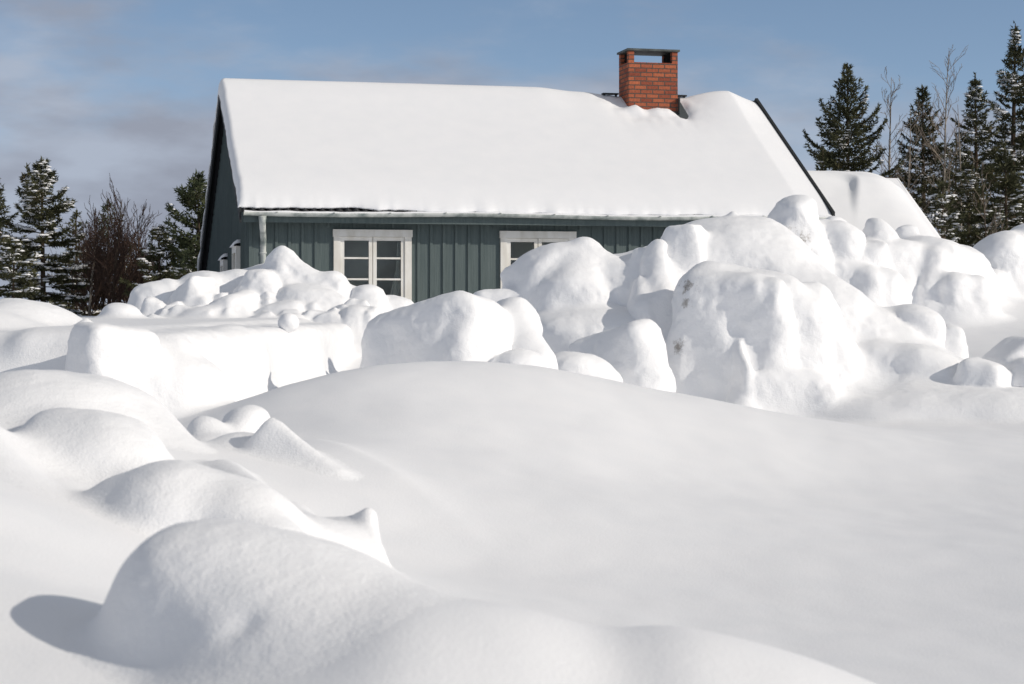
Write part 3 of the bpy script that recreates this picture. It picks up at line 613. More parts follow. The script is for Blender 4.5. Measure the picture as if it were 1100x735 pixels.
# room seen through the panes
m = MB(); m.box(WL + .3, WR - .3, WF + .55, WF + .6, -.2, zt - .26); m.box(WL + .2, WR - .2, WF + .15, WF + .55, -.25, -.2); m.box(WL + .2, WR - .2, WF + .15, WF + .55, zt - .25, zt - .2)
m.box(WL + .2, WL + .25, WF + .15, WF + .55, -.199, zt - .251); m.box(WR - .25, WR - .2, WF + .15, WF + .55, -.199, zt - .251)
m.build('room_lining', mIn, house)
# roof sheet: corrugated, with its waves showing at the eave
m = MB(); na = int(L_ / .0325); per = .13
bs = [0.0, D_ * .5, D_, D_ + 2, BE]
def rp(a, b, top, dz=0): return (a, b, roof_z(b) + (0.028 * math.sin(2 * math.pi * a / per) if top else 0) - (.0 if top else .035) + dz)
V_ = []; Fq = []
for top in (1, 0):
    for b in bs:
        for i in range(na + 1): V_.append(rp(L_ * i / na, b, True, 0 if top else -.022))
def vi(t, r, i): return ((0 if t else len(bs)) + r) * (na + 1) + i
for r in range(len(bs) - 1):
    for i in range(na):
        Fq.append((vi(1, r, i), vi(1, r, i + 1), vi(1, r + 1, i + 1), vi(1, r + 1, i))); Fq.append((vi(0, r, i), vi(0, r + 1, i), vi(0, r + 1, i + 1), vi(0, r, i + 1)))
for i in range(na): Fq.append((vi(0, 0, i), vi(0, 0, i + 1), vi(1, 0, i + 1), vi(1, 0, i)))
m.add(V_, Fq)
roof = m.build('roof', mTile, house)
# soffit boards and rake boards
m = MB()
m.prism([(0.06, ZE - .075 + SL * .06), (0.06, ZE - .045 + SL * .06), (WF, ZE - .045 + SL * WF), (WF, ZE - .075 + SL * WF)], lambda u, w, t: (t, u, w), .03, L_ - .03)
m.box(.03, L_ - .03, .035, .06, ZE - .16, ZE - .03)
m.build('fascia', mTeal, house)
def rake(x0, x1, up, dn):
    m = MB()
    m.prism([(0, ZE - dn), (0, ZE + up), (D_, ZR + up * 1.1), (D_, ZR - dn)], lambda u, w, t: (t, u, w), x0, x1)
    m.prism([(D_, ZR - dn), (D_, ZR + up * 1.1), (BE, roof_z(BE) + up), (BE, roof_z(BE) - dn)], lambda u, w, t: (t, u, w), x0, x1)
    return m.build('rake_board', mDark, house)
rake(-.035, -.003, .03, .17); rake(L_ + .003, L_ + .05, .10, .16)
# gutter, brackets, downspout
m = MB(); seg = 10; prof = []
for k in range(seg + 1):
    t = math.pi * k / seg; prof.append((-.065 - .055 * math.cos(t), -.055 * math.sin(t)))
prof2 = [(u + (.065 + u) * -.12, w * .86) for u, w in prof][::-1]
def gz_(t): return ZE - .012 + .012 * t / L_
ring = prof + prof2; nr = len(ring); v_ = []; f_ = []
for j, t in enumerate(np.linspace(.02, L_ - .02, 40)):
    for u, w in ring: v_.append((t, u + .02, gz_(t) + w - .012 * math.sin(t * 1.3)))
for j in range(39):
    for q in range(nr): f_.append((j * nr + q, j * nr + (q + 1) % nr, (j + 1) * nr + (q + 1) % nr, (j + 1) * nr + q))
f_ += [tuple(range(nr)), tuple(range(39 * nr, 40 * nr))]
m.add(v_, f_); gut = m.build('gutter', mGut, house, True)
for t in np.arange(.5, L_, .85):
    m = MB(); m.box(t, t + .025, -.118, .03, gz_(t) - .012 * math.sin(t * 1.3) + .0, gz_(t) - .012 * math.sin(t * 1.3) + .012); m.build('bracket', mGut, gut)
m = MB(); v_ = []; f_ = []; rs_ = np.random.default_rng(8)              # snow lying in the gutter
ts = np.linspace(.03, L_ - .03, 240); hn = .022 + .022 * fbm(np.stack([ts * 2.2, ts * 0, ts * 0], 1), 1, 3, 2)
for t, hh in zip(ts, hn):
    zb = gz_(t) - .012 * math.sin(t * 1.3)
    for u, w in ((-.112, -.02), (-.112, hh * .45), (-.085, hh), (-.03, hh + .006), (.008, hh * .6), (.008, -.03)): v_.append((t, u + .02, zb + w))
for j in range(len(ts) - 1):
    for q in range(6): f_.append((j * 6 + q, j * 6 + (q + 1) % 6, (j + 1) * 6 + (q + 1) % 6, (j + 1) * 6 + q))
m.add(v_, f_); gs = m.build('gutter_snow', SNOW, gut, True)
m = MB(); dx = .30
m.tube([(dx, -.045, ZE - .07), (dx, -.045, ZE - .16), (dx + .02, .10, ZE - .27), (dx + .05, .30, ZE - .40), (dx + .055, .385, ZE - .52), (dx + .055, .385, ZE - 1.2), (dx + .055, .385, -.3)], [.062, .05, .047, .047, .047, .047, .047], 12)
m.tube([(dx + .055, .385, ZE - .62), (dx + .055, .385, ZE - .59)], [.056, .056], 12)
m.build('downspout', mGut, house, True)
# windows
def window(a, w, curtain):
    m = MB(); y0 = WF - .045; fr = .105
    m.box(a, a + fr, y0, WF + .03, WZ0 + .002, WZ1 - .11); m.box(a + w - fr, a + w, y0, WF + .03, WZ0 + .002, WZ1 - .11)
    m.box(a - .012, a + w + .012, y0 - .012, WF + .03, WZ1 - .11, WZ1); m.box(a + fr, a + w - fr, y0 + .004, WF + .03, WZ0 + .002, WZ0 + .09)
    fo = m.build('window', mWhite, house)
    m = MB(); m.box(a - .03, a + w + .03, y0 - .05, WF, WZ0 - .035, WZ0); m.build('sill', mWhite, fo)
    mid = a + w / 2; cw = .055
    for s, (c0, c1) in enumerate(((a + fr + .003, mid - .006), (mid + .006, a + w - fr - .003))):
        m = MB(); z0, z1 = WZ0 + .093, WZ1 - .113; yy = y0 + .018
        m.box(c0, c0 + cw, yy, yy + .045, z0, z1); m.box(c1 - cw, c1, yy, yy + .045, z0, z1)
        m.box(c0 + cw, c1 - cw, yy, yy + .045, z0, z0 + cw); m.box(c0 + cw, c1 - cw, yy, yy + .045, z1 - cw, z1)
        for k in (1, 2):
            zz = z0 + (z1 - z0) * k / 3; m.box(c0 + cw, c1 - cw, yy + .006, yy + .04, zz - .014, zz + .014)
        m.build('casement', mWhite, fo)
        m = MB(); m.box(c0 + cw - .01, c1 - cw + .01, yy + .021, yy + .025, z0 + cw - .01, z1 - cw + .01); m.build('pane', mGlass, fo)
    m = MB(); m.box(mid - .006, mid + .006, y0 + .05, WF + .03, WZ0 + .093, WZ1 - .113); m.build('mullion', mWhite, fo)
    if curtain:
        v_ = []; f_ = []
        for i in range(25):
            t = i / 24; xx = a + w - .26 + t * .16 - .05 * (1 - t) * 0; yb = WF + .07 + .012 * math.sin(t * 26)
            v_ += [(xx + .06 * (1 - t), yb, WZ1 - .1), (xx + .03 * (1 - t) * 1, yb, WZ0 + .55), (xx - .09 * (1 - t), yb, WZ0 + .05)]
        for i in range(24):
            for r in range(2): f_.append((i * 3 + r, i * 3 + 3 + r, i * 3 + 4 + r, i * 3 + 1 + r))
        m = MB(); m.add(v_, f_); m.build('curtain', mCurt, fo)
    return fo
w1 = window(*WIN[0], True); w1['label'] = 'white six-pane window with a curtain edge, nearer the downspout'
w2 = window(*WIN[1], False); w2['label'] = 'white window mostly hidden by snow lumps'
# two small windows in the gable wall
for (b0, b1, zt_) in ((1.25, 1.95, ZC + 1.03 - ZG), (3.5, 4.1, ZC + .88 - ZG)):
    m = MB(); x1 = WL - .03
    for (u0, u1, v0, v1) in ((b0, b0 + .09, -.3, zt_), (b1 - .09, b1, -.3, zt_), (b0 + .09, b1 - .09, zt_ - .1, zt_)): m.box(x1 - .06, x1 + .05, u0, u1, v0, v1)
    gw = m.build('window', mWhite, house); gw['label'] = 'narrow white window frame in the shaded gable wall'
    m = MB(); m.box(x1 - .005, x1 + .0, b0 + .09, b1 - .09, -.3, zt_ - .1); m.build('pane', mGlass, gw)
    v_ = []; f_ = []; nb = 14
    for i in range(nb + 1):
        t = i / nb; hh = .015 + .10 * (1 - t) * min(1, t * 6 + .3); b = b0 - .03 + (b1 - b0 + .06) * t
        v_ += [(x1 - .1, b, zt_), (x1 - .09, b, zt_ + hh * .6), (x1 - .04, b, zt_ + hh), (x1 + .03, b, zt_ + hh * 1.1), (x1 + .03, b, zt_)]
    for i in range(nb):
        for q in range(5): f_.append((i * 5 + q, i * 5 + (q + 1) % 5, i * 5 + 5 + (q + 1) % 5, i * 5 + 5 + q))
    m = MB(); m.add(v_, f_); m.build('snow_cap', SNOW, gw, True)
# chimney
def at_local(x, y, b):                                        # where the pixel's line meets the plane at depth b of the house
    c, s = math.cos(TH), math.sin(TH); u = (x - 550) / F_PX
    a = (u * (Y0 + b * c) - X0 + b * s) / (c - u * s); Yd = Y0 + a * s + b * c
    return a, ZC - (y - HOR) * Yd / F_PX - ZG
CB0 = D_ - .45; ca0, _ = at_local(675.3, 60, CB0); ca1, _ = at_local(728.0, 60, CB0); _, cz1 = at_local(700, 55.0, CB0); _, czo = at_local(700, 67.3, CB0)
CDp = .58
mBr, bt_, bb_ = mat('red_chimney_brick', (0.40, 0.12, 0.06), 0.85, 0.2)
def brick_mat(t, b):
    tcn = N(t, 'ShaderNodeTexCoord'); gn = N(t, 'ShaderNodeNewGeometry')
    sp = N(t, 'ShaderNodeSeparateXYZ'); t.links.new(tcn.outputs['Object'], sp.inputs[0])
    sn = N(t, 'ShaderNodeSeparateXYZ'); t.links.new(tcn.outputs['Normal'], sn.inputs[0])
    side = math_node(t, 'GREATER_THAN', math_node(t, 'ABSOLUTE', sn.outputs['X']), .5)
    mxv = N(t, 'ShaderNodeMix'); mxv.data_type = 'FLOAT'; t.links.new(side, mxv.inputs['Factor'])
    t.links.new(sp.outputs['X'], mxv.inputs['A']); t.links.new(math_node(t, 'ADD', sp.outputs['Y'], .06), mxv.inputs['B'])
    cb = N(t, 'ShaderNodeCombineXYZ'); t.links.new(mxv.outputs['Result'], cb.inputs['X']); t.links.new(sp.outputs['Z'], cb.inputs['Y'])
    br = N(t, 'ShaderNodeTexBrick'); br.inputs['Scale'].default_value = 1; br.inputs['Brick Width'].default_value = .215; br.inputs['Row Height'].default_value = .0735
    br.inputs['Mortar Size'].default_value = .011; br.inputs['Mortar Smooth'].default_value = .2; br.inputs['Bias'].default_value = -.1
    br.inputs['Color1'].default_value = (0.42, 0.125, 0.06, 1); br.inputs['Color2'].default_value = (0.20, 0.052, 0.034, 1); br.inputs['Mortar'].default_value = (0.11, 0.075, 0.06, 1)
    t.links.new(cb.outputs[0], br.inputs['Vector'])
    nn = N(t, 'ShaderNodeTexNoise'); nn.inputs['Scale'].default_value = 30; nn.inputs['Detail'].default_value = 6; t.links.new(tcn.outputs['Object'], nn.inputs['Vector'])
    mm = N(t, 'ShaderNodeMixRGB', blend_type='OVERLAY'); mm.inputs['Fac'].default_value = .55; t.links.new(br.outputs['Color'], mm.inputs['Color1']); t.links.new(nn.outputs['Fac'], mm.inputs['Color2'])
    t.links.new(mm.outputs[0], b.inputs['Base Color'])
    hh = math_node(t, 'ADD', math_node(t, 'MULTIPLY', br.outputs['Fac'], -1.0), math_node(t, 'MULTIPLY', nn.outputs['Fac'], .4)); bump(t, b, hh, .6, .012)
brick_mat(bt_, bb_)
chx = ca0; cw_ = ca1 - ca0; zb = roof_z(CB0) - .3 - 0.0
m = MB(); p_ = .10; zc0 = czo
def cbx(x0, x1, y0, y1, z0, z1): m.box(x0, x1, y0, y1, z0, z1)
cbx(0, cw_, 0, p_, 0, zc0 - zb); cbx(0, cw_, CDp - p_, CDp, 0, zc0 - zb); cbx(0, p_, p_, CDp - p_, 0, zc0 - zb); cbx(cw_ - p_, cw_, p_, CDp - p_, 0, zc0 - zb)
for (x, y) in ((0, 0), (cw_ - p_, 0), (0, CDp - p_), (cw_ - p_, CDp - p_)): cbx(x, x + p_, y, y + p_, zc0 - zb, cz1 - zb)
chim = m.build('chimney', mBr, house); chim.location = (chx, CB0, zb); chim['label'] = 'red brick chimney with an open top below a flat cap'
mCap, ct_, cb_ = mat('grey_cap_plate', (0.10, 0.115, 0.11), .6, .4); noise_col(ct_, cb_, (.03, .035, .035), (.10, .115, .11), 9)
m = MB(); m.box(-.03, cw_ + .03, -.035, CDp + .035, cz1 - zb + .001, cz1 - zb + .035); m.build('cap', mCap, chim)
mSoot, _, _ = mat('sooty_lining', (0.012, 0.011, 0.011), .9, .1)
m = MB(); m.box(p_ + .002, cw_ - p_ - .002, p_ + .002, CDp - p_ - .002, .1, zc0 - zb - .05); m.box(p_ - .03, p_ - .01, p_ + .003, CDp - p_ - .003, zc0 - zb - .049, cz1 - zb - .003); m.box(cw_ - p_ + .01, cw_ - p_ + .03, p_ + .003, CDp - p_ - .003, zc0 - zb - .049, cz1 - zb - .003); m.build('flue', mSoot, chim)
mFl, _, _ = mat('dark_flashing', (0.055, 0.065, 0.065), .45, .5)
m = MB()
def fl(x0, x1, y0, y1, h0, h1):                                # plates lying on the front roof slope round the chimney foot
    m.prism([(y0, SL * (y0 + CB0) - SL * CB0 + h0), (y1, SL * (y1) + h0), (y1, SL * y1 + h1), (y0, SL * y0 + h1)], lambda u, w, t: (t, u, w + roof_z(CB0) - zb), x0, x1)
fl(-.15, cw_ + .16, -.22, -.003, .03, .06); fl(cw_ + .003, cw_ + .16, -.002, .45, .03, .062); fl(-.15, -.003, -.002, .45, .03, .062)
m.box(cw_ + .002, cw_ + .012, -.1, .43, roof_z(CB0) - zb + .02, roof_z(CB0) - zb + .30)
m.build('flashing', mFl, chim)
m = MB()
m.prism([(D_ - .14, ZR - .14 * SL + .045), (D_, ZR + .062), (D_ + .14, ZR - .14 * SL + .045), (D_ + .14, ZR - .14 * SL + .025), (D_, ZR + .04), (D_ - .14, ZR - .14 * SL + .025)], lambda u, w, t: (t, u, w), .02, L_ - .02)
m.build('ridge_cap', mFl, roof)
for (x0, x1) in ((chx - .34, chx - .06), (chx + cw_ + .1, chx + cw_ + .30)):
    m = MB(); m.box(x0, x1, D_ - .06, D_ + .06, ZR + .10, ZR + .125)
    for q in (x0 + .02, x1 - .05): m.box(q, q + .03, D_ - .02, D_ + .02, ZR + .03, ZR + .10)
    m.build('roof_step', mDark, roof)

# snow on the roof
def snow_t(a, b):
    """depth of the roof snow at (a, b), measured square to the eave"""
    P = np.stack([a * .7, b * .7, a * 0], 1)
    t = .17 + .004 * fbm(P, 1, 3, 71)
    t = t + .06 * np.exp(-((b - D_) / .7) ** 2) * sstep(6.1, 5.3, a)
    dip = sstep(5.2, 6.3, a) * np.exp(-((b - D_) / 1.5) ** 2)
    cx = chx + cw_ / 2
    near = np.exp(-((a - cx) / .85) ** 4) * np.exp(-((b - (D_ - .1)) / .85) ** 2)
    t = t * (1 - near) + near * (.045 + .06 * fbm(np.stack([a * 4, b * 4, a * 0], 1), 1, 3, 15))
    t = t + .09 * np.exp(-((a - chx - .1) / .14) ** 2 - ((b - CB0 + .05) / .10) ** 2) + .08 * np.exp(-((a - chx - .55) / .2) ** 2 - ((b - CB0 + .1) / .10) ** 2)
    t = t - .12 * np.exp(-((a - chx - cw_ - .07) / .12) ** 2 - ((b - CB0 - .05) / .3) ** 2)
    t = t + .085 * np.exp(-((a - 8.8) / .48) ** 2 - ((b - (D_ - .12)) / .7) ** 2)
    return np.maximum(t, .012)
An, Bn = 260, 150
ea = np.concatenate([np.linspace(-.05, .25, 22), np.linspace(.25, L_ - .3, An - 40)[1:], np.linspace(L_ - .3, L_ - .004, 18)[1:]])
eb = np.concatenate([np.linspace(.03, .3, 22), np.linspace(.3, BE, Bn - 22)[1:]])
GA, GB = np.meshgrid(ea, eb, indexing='ij'); a_, b_ = GA.ravel(), GB.ravel()
raggL = .045 * fbm(np.stack([b_ * 2.6, b_ * 0, b_ * 0], 1), 1, 4, 31)
raggE = .05 * fbm(np.stack([a_ * 1.5, a_ * 0, a_ * 0], 1), 1, 4, 32)
a2 = a_ + raggL * sstep(.5, 0, a_); b2 = b_ + (raggE - .0) * sstep(.3, .03, b_) - (.045 - .068 * sstep(3.0, 2.2, a_) + .06 * fbm(np.stack([a_ * 1.7, a_ * 0, a_ * 0], 1), 1, 3, 8) + .02 * fbm(np.stack([a_ * 6.3, a_ * 0, a_ * 0], 1), 1, 3, 18)) * sstep(.3, .03, b_)
dl = np.clip((a_ + .05) / .11, 0, 1); de = np.clip((b_ - .03) / .6, 0, 1); dr = np.clip((L_ - .004 - a_) / .5, 0, 1); dk = np.clip((BE - b_) / .2, 0, 1)
rnd = lambda q: np.sqrt(np.maximum(1 - (1 - q) ** 2, 0))
th_ = snow_t(a_, b_) * rnd(dl) * (.12 + .88 * rnd(de)) * (.35 + .65 * dr) * rnd(dk)
base_z = np.where(b2 <= D_, ZE + SL * b2, ZR - SL * (b2 - D_)); soft = .5 * (np.sqrt((b2 - D_) ** 2 + .04) - np.abs(b2 - D_)) * SL
chm = np.exp(-((a_ - chx - cw_ / 2) / .75) ** 4)
top = base_z + .022 + th_ - soft * rnd(dl) * (1 - chm) * .8
bot = base_z + .018
na_, nb_ = len(ea), len(eb); idt = np.arange(na_ * nb_).reshape(na_, nb_); off = na_ * nb_
vv = np.concatenate([np.stack([a2, b2, top], 1), np.stack([a2, b2, bot], 1)])
q1 = np.stack([idt[:-1, :-1], idt[1:, :-1], idt[1:, 1:], idt[:-1, 1:]], -1).reshape(-1, 4)
rim = []
for line in (idt[:, 0][::-1], idt[-1, :][::-1], idt[:, -1], idt[0, :]):
    for i in range(len(line) - 1): rim.append((line[i], line[i + 1], line[i + 1] + off, line[i] + off))
sn = obj('roof_snow', vv, np.concatenate([q1, q1[:, ::-1] + off, np.array(rim)]), SMOOTH, house, True)
sn['label'] = 'thick unbroken blanket of snow dipping round the chimney'
# ------------------------------------------------------------------ outbuilding behind, on the right
OT = TH; oY = 36.0
op = at(964, 183, oY); ox, oz = op[0], op[2]; od = 2.6; oSL = .66; oL = 5.2; oZG = .9
ob = empty('outbuilding', (ox, oY, oZG), OT); tag(ob, 'low outbuilding behind the house, its roof under folded drifted snow', 'outbuilding')
rz_ = oz - oZG - .14                                            # ridge line at local y = 0, right end at x = 0, front is -y
mBrown, _, _ = mat('brown_roof_edge', (0.10, 0.05, 0.035), .7, .2)
m = MB()
m.prism([(-od, rz_ - od * oSL), (0, rz_), (od, rz_ - od * oSL), (od, rz_ - od * oSL - .09), (0, rz_ - .09), (-od, rz_ - od * oSL - .09)], lambda u, w, t: (t, u, w), -oL, 0)
m.build('roof', mBrown, ob)
m = MB(); wz = rz_ - (od - .35) * oSL - .1
m.prism([(-od + .35, -.4), (-od + .35, wz), (0, rz_ - .1), (od - .35, wz), (od - .35, -.4)], lambda u, w, t: (t, u, w), -oL + .2, -.2); m.build('wall', mTeal, ob)
ea = np.linspace(-oL, .0, 120); eb = np.linspace(-od, od, 90); GA, GB = np.meshgrid(ea, eb, indexing='ij'); a_, b_ = GA.ravel(), GB.ravel()
xv = -.93                                                      # fold of the drift
t = .24 + .03 * fbm(np.stack([a_, b_, a_ * 0], 1), .9, 3, 77)
dn = -b_; af = -1.0 - .40 * (dn - .3) - .55 * np.exp(-((dn - .05) / .2) ** 2); u = a_ - af
fold = sstep(-.10, .06, u) * (.03 + .11 * np.exp(-np.maximum(u, 0) / .6)) - .09 * np.where(u < 0, np.exp(-(u / .55) ** 2), np.exp(-(u / .06) ** 2)) * sstep(1.5, .3, dn)
fold = .65 * fold * sstep(.05, .45, dn) * sstep(1.9, .6, dn)
t = np.maximum(t + fold, .03)
dl = np.clip(-a_ / .85, 0, 1); de = np.clip((b_ + od) / .25, 0, 1); dk = np.clip((od - b_) / .2, 0, 1)
th_ = t * rnd(dl) * rnd(de) * rnd(dk); bz = rz_ - np.abs(b_) * oSL; soft = .5 * (np.sqrt(b_ ** 2 + .2) - np.abs(b_)) * oSL
drop = np.clip(1 + a_ / .7, 0, 1) ** 2 * .10
top = bz + .02 + th_ - np.minimum(soft, th_ * .9) - np.minimum(drop, th_ * .5); na_, nb_ = len(ea), len(eb); idt = np.arange(na_ * nb_).reshape(na_, nb_); off = na_ * nb_
vv = np.concatenate([np.stack([a_, b_, top], 1), np.stack([a_, b_, bz + .01], 1)])
q1 = np.stack([idt[:-1, :-1], idt[1:, :-1], idt[1:, 1:], idt[:-1, 1:]], -1).reshape(-1, 4); rim = []
for line in (idt[:, 0][::-1], idt[-1, :][::-1], idt[:, -1], idt[0, :]):
    for i in range(len(line) - 1): rim.append((line[i], line[i + 1], line[i + 1] + off, line[i] + off))
obj('roof_snow', vv, np.concatenate([q1, q1[:, ::-1] + off, np.array(rim)]), SMOOTH, ob, True)['label'] = 'smooth snow with one curved drift fold'
# ------------------------------------------------------------------ trees
mBark, kt_, kb_ = mat('grey_brown_bark', (0.07, 0.05, 0.035), .9, .1); noise_col(kt_, kb_, (.035, .025, .018), (.12, .09, .065), 6, 5, stretch=(1, 1, .3))
mBirch, ht_, hb_ = mat('pale_birch_bark', (0.32, 0.28, 0.24), .8, .2); noise_col(ht_, hb_, (.10, .08, .06), (.34, .30, .25), 3, 6, .35, .6, (1, 1, 2))
mTwig, _, _ = mat('red_brown_twigs', (0.052, 0.034, 0.027), .9, .1)
mTwig2, _, _ = mat('grey_brown_twigs', (0.20, 0.165, 0.135), .9, .1)
def needle_mat(name, c1, c2, c3):
    m, t, b = mat(name, c1, .75, .2); n_, r_ = noise_col(t, b, c1, c2, 1.6, 6, .35, .6)
    e = r_.color_ramp.elements.new(.72); e.color = (*c3, 1); return m
mNeed = needle_mat('spruce_needles', (.038, .042, .020), (.080, .080, .038), (.115, .080, .042))
mNeed2 = needle_mat('pine_needles', (.036, .046, .024), (.072, .085, .040), (.09, .08, .042))
TSNOW = make_snow('tree_snow')

def tri_mesh(name, V, T_, m, parent, smooth=False): return obj(name, V, T_, m, parent, smooth)
def unit(a): return a / np.maximum(np.linalg.norm(a, axis=-1, keepdims=True), 1e-9)
def conifer(name, label, x, ytop, Y, zb, wpx, snow=.3, seed=0, droop=-.12, curl=.28, dens=1.0, power=.85, crown0=.04, need=None, group='conifers behind the houses', gap=.27, tuft=.10, thin=.0, twig=.30):
    rg = np.random.default_rng(seed); p = at(x, ytop, Y); H = p[2] - zb; Rm = wpx * .62 * Y / F_PX
    root = empty(name, (p[0], Y, zb)); tag(root, label, 'tree', group)
    m = MB(); lean = rg.uniform(-.02, .02, 2); pts = [(lean[0] * H * t, lean[1] * H * t, H * t) for t in np.linspace(0, 1, 9)]
    m.tube(pts, [max(.012, (.018 * H) * (1 - t) + .01) for t in np.linspace(0, 1, 9)], 7); 
    br = MB(); br.tube([(lean[0] * H * q, lean[1] * H * q, H * q) for q in (0, .5, .96)], [.004] * 3, 3); S = []; Dn = []; snowp = []; snowd = []
    z = H * crown0; asym = rg.uniform(0, 6.28)
    while z < H * .975:
        t = z / H; nb = int(rg.integers(3, 6)) if t < .93 else 3; ph0 = rg.uniform(0, 6.28)
        for k in range(nb):
            if rg.random() < thin: continue
            ph = ph0 + 2 * math.pi * k / nb + rg.uniform(-.35, .35)
            ln = Rm * (1 - t) ** power * float(sstep(-.02, .26, 1 - t)) ** .6 * rg.uniform(.45, 1.2) * (1 + .12 * math.cos(ph - asym)) + .06
            el0 = droop * (1 - t) * 1.6 + .75 * t ** 2 + rg.uniform(-.10, .14); n_ = max(4, int(ln / .07))
            pos = np.array([lean[0] * z, lean[1] * z, z + rg.uniform(-.08, .08)]); pl = [pos.copy()]
            dirs = []
            for i in range(n_):
                s = (i + 1) / n_; el = el0 - .22 * s * (1 - t) + curl * 1.9 * s ** 2.2; wob = .10 * math.sin(5 * s + ph * 3)
                d = np.array([math.cos(ph + wob) * math.cos(el), math.sin(ph + wob) * math.cos(el), math.sin(el)]); pos = pos + d * ln / n_; pl.append(pos.copy()); dirs.append(d)
            br.tube([tuple(q) for q in pl[::2]] + [tuple(pl[-1])], list(np.linspace(.006 + .007 * ln, .004, len(pl[::2]) + 1)), 4, False)
            for i in range(n_):
                s = (i + 1) / n_
                if s < .14: continue
                S.append(pl[i + 1]); Dn.append(dirs[i])
                if i % 2 == 0 or dens > 1:
                    tl = (.07 + twig * ln * (1 - s) ** .7) * rg.uniform(.6, 1.15); sd = np.cross(dirs[i], [0, 0, 1.]); sd = sd / (np.linalg.norm(sd) + 1e-9)
                    for sg in (-1, 1):
                        td = unit(dirs[i] * .75 + sg * sd * rg.uniform(.6, 1.0) + np.array([0, 0, rg.uniform(-.30, .12)])); nn = max(1, int(tl / .06))
                        for q in range(nn):
                            S.append(pl[i + 1] + td * tl * (q + 1) / nn); Dn.append(td)
                            if rg.random() < .3: snowp.append(S[-1]); snowd.append(td)
                if rg.random() < .7: snowp.append(pl[i + 1]); snowd.append(dirs[i])
        z += gap * rg.uniform(.7, 1.35) * (1.05 - .5 * t)
    for q in range(6): S.append(np.array([lean[0] * H, lean[1] * H, H * (1 - .012 * q)])); Dn.append(np.array([0, 0, 1.]))
    m.build('trunk', mBark, root); br.build('branches', mBark, root)
    S = np.array(S); Dn = np.array(Dn); k = 4 if dens >= 1.3 else 3
    S = np.repeat(S, k, 0); Dn = np.repeat(Dn, k, 0); n_ = len(S)
    d = unit(Dn + rg.normal(0, .55, (n_, 3))); side = unit(np.cross(d, rg.normal(0, 1, (n_, 3)))); ln = tuft * rg.uniform(.7, 1.4, (n_, 1)); wd_ = .016 * rg.uniform(.8, 1.4, (n_, 1)) * tuft / .085
    S = S + rg.normal(0, .012, (n_, 3)); V = np.stack([S - side * wd_, S + side * wd_, S + d * ln], 1).reshape(-1, 3)
    tri_mesh('foliage', V, np.arange(n_ * 3).reshape(-1, 3), need or mNeed, root)
    snowp = np.array(snowp); snowd = np.array(snowd)
    if snow > 0 and len(snowp):
        cl = fbm(snowp + seed * 3.7, 1.3, 2, 90 + seed); hh = snowp[:, 2] / H
        keep_ = cl + rg.normal(0, .10, len(cl)) + .25 * (.55 - hh) > .40 - snow * .95; sp = snowp[keep_]; sd_ = snowd[keep_]
        oc = np.array([[1, 0, 0], [.5, .87, 0], [-.5, .87, 0], [-1, 0, 0], [-.5, -.87, 0], [.5, -.87, 0], [.55, .1, .75], [-.3, .5, .8], [-.25, -.5, .7], [0, 0, -.5]])
        fc = np.array([[0, 1, 6], [1, 2, 7], [1, 7, 6], [2, 3, 7], [3, 4, 8], [3, 8, 7], [4, 5, 8], [5, 0, 6], [5, 6, 8], [6, 7, 8], [1, 0, 9], [2, 1, 9], [3, 2, 9], [4, 3, 9], [5, 4, 9], [0, 5, 9]])
        n2 = len(sp)
        if n2:
            r_ = rg.uniform(.022, .062, (n2, 1, 1)) * np.array([1.9, .8, .55]) * (1 + .5 * snow); an = np.arctan2(sd_[:, 1], sd_[:, 0]); ro = np.zeros((n2, 3, 3)); ro[:, 0, 0] = np.cos(an); ro[:, 0, 1] = -np.sin(an); ro[:, 1, 0] = np.sin(an); ro[:, 1, 1] = np.cos(an); ro[:, 2, 2] = 1
            V = (np.einsum('nij,kj->nki', ro, oc) * r_ + sp[:, None, :] + np.array([0, 0, .03])).reshape(-1, 3)
            tri_mesh('snow', V, (fc[None] + np.arange(n2)[:, None, None] * 10).reshape(-1, 3), TSNOW, root, True)['kind'] = 'stuff'
    return root

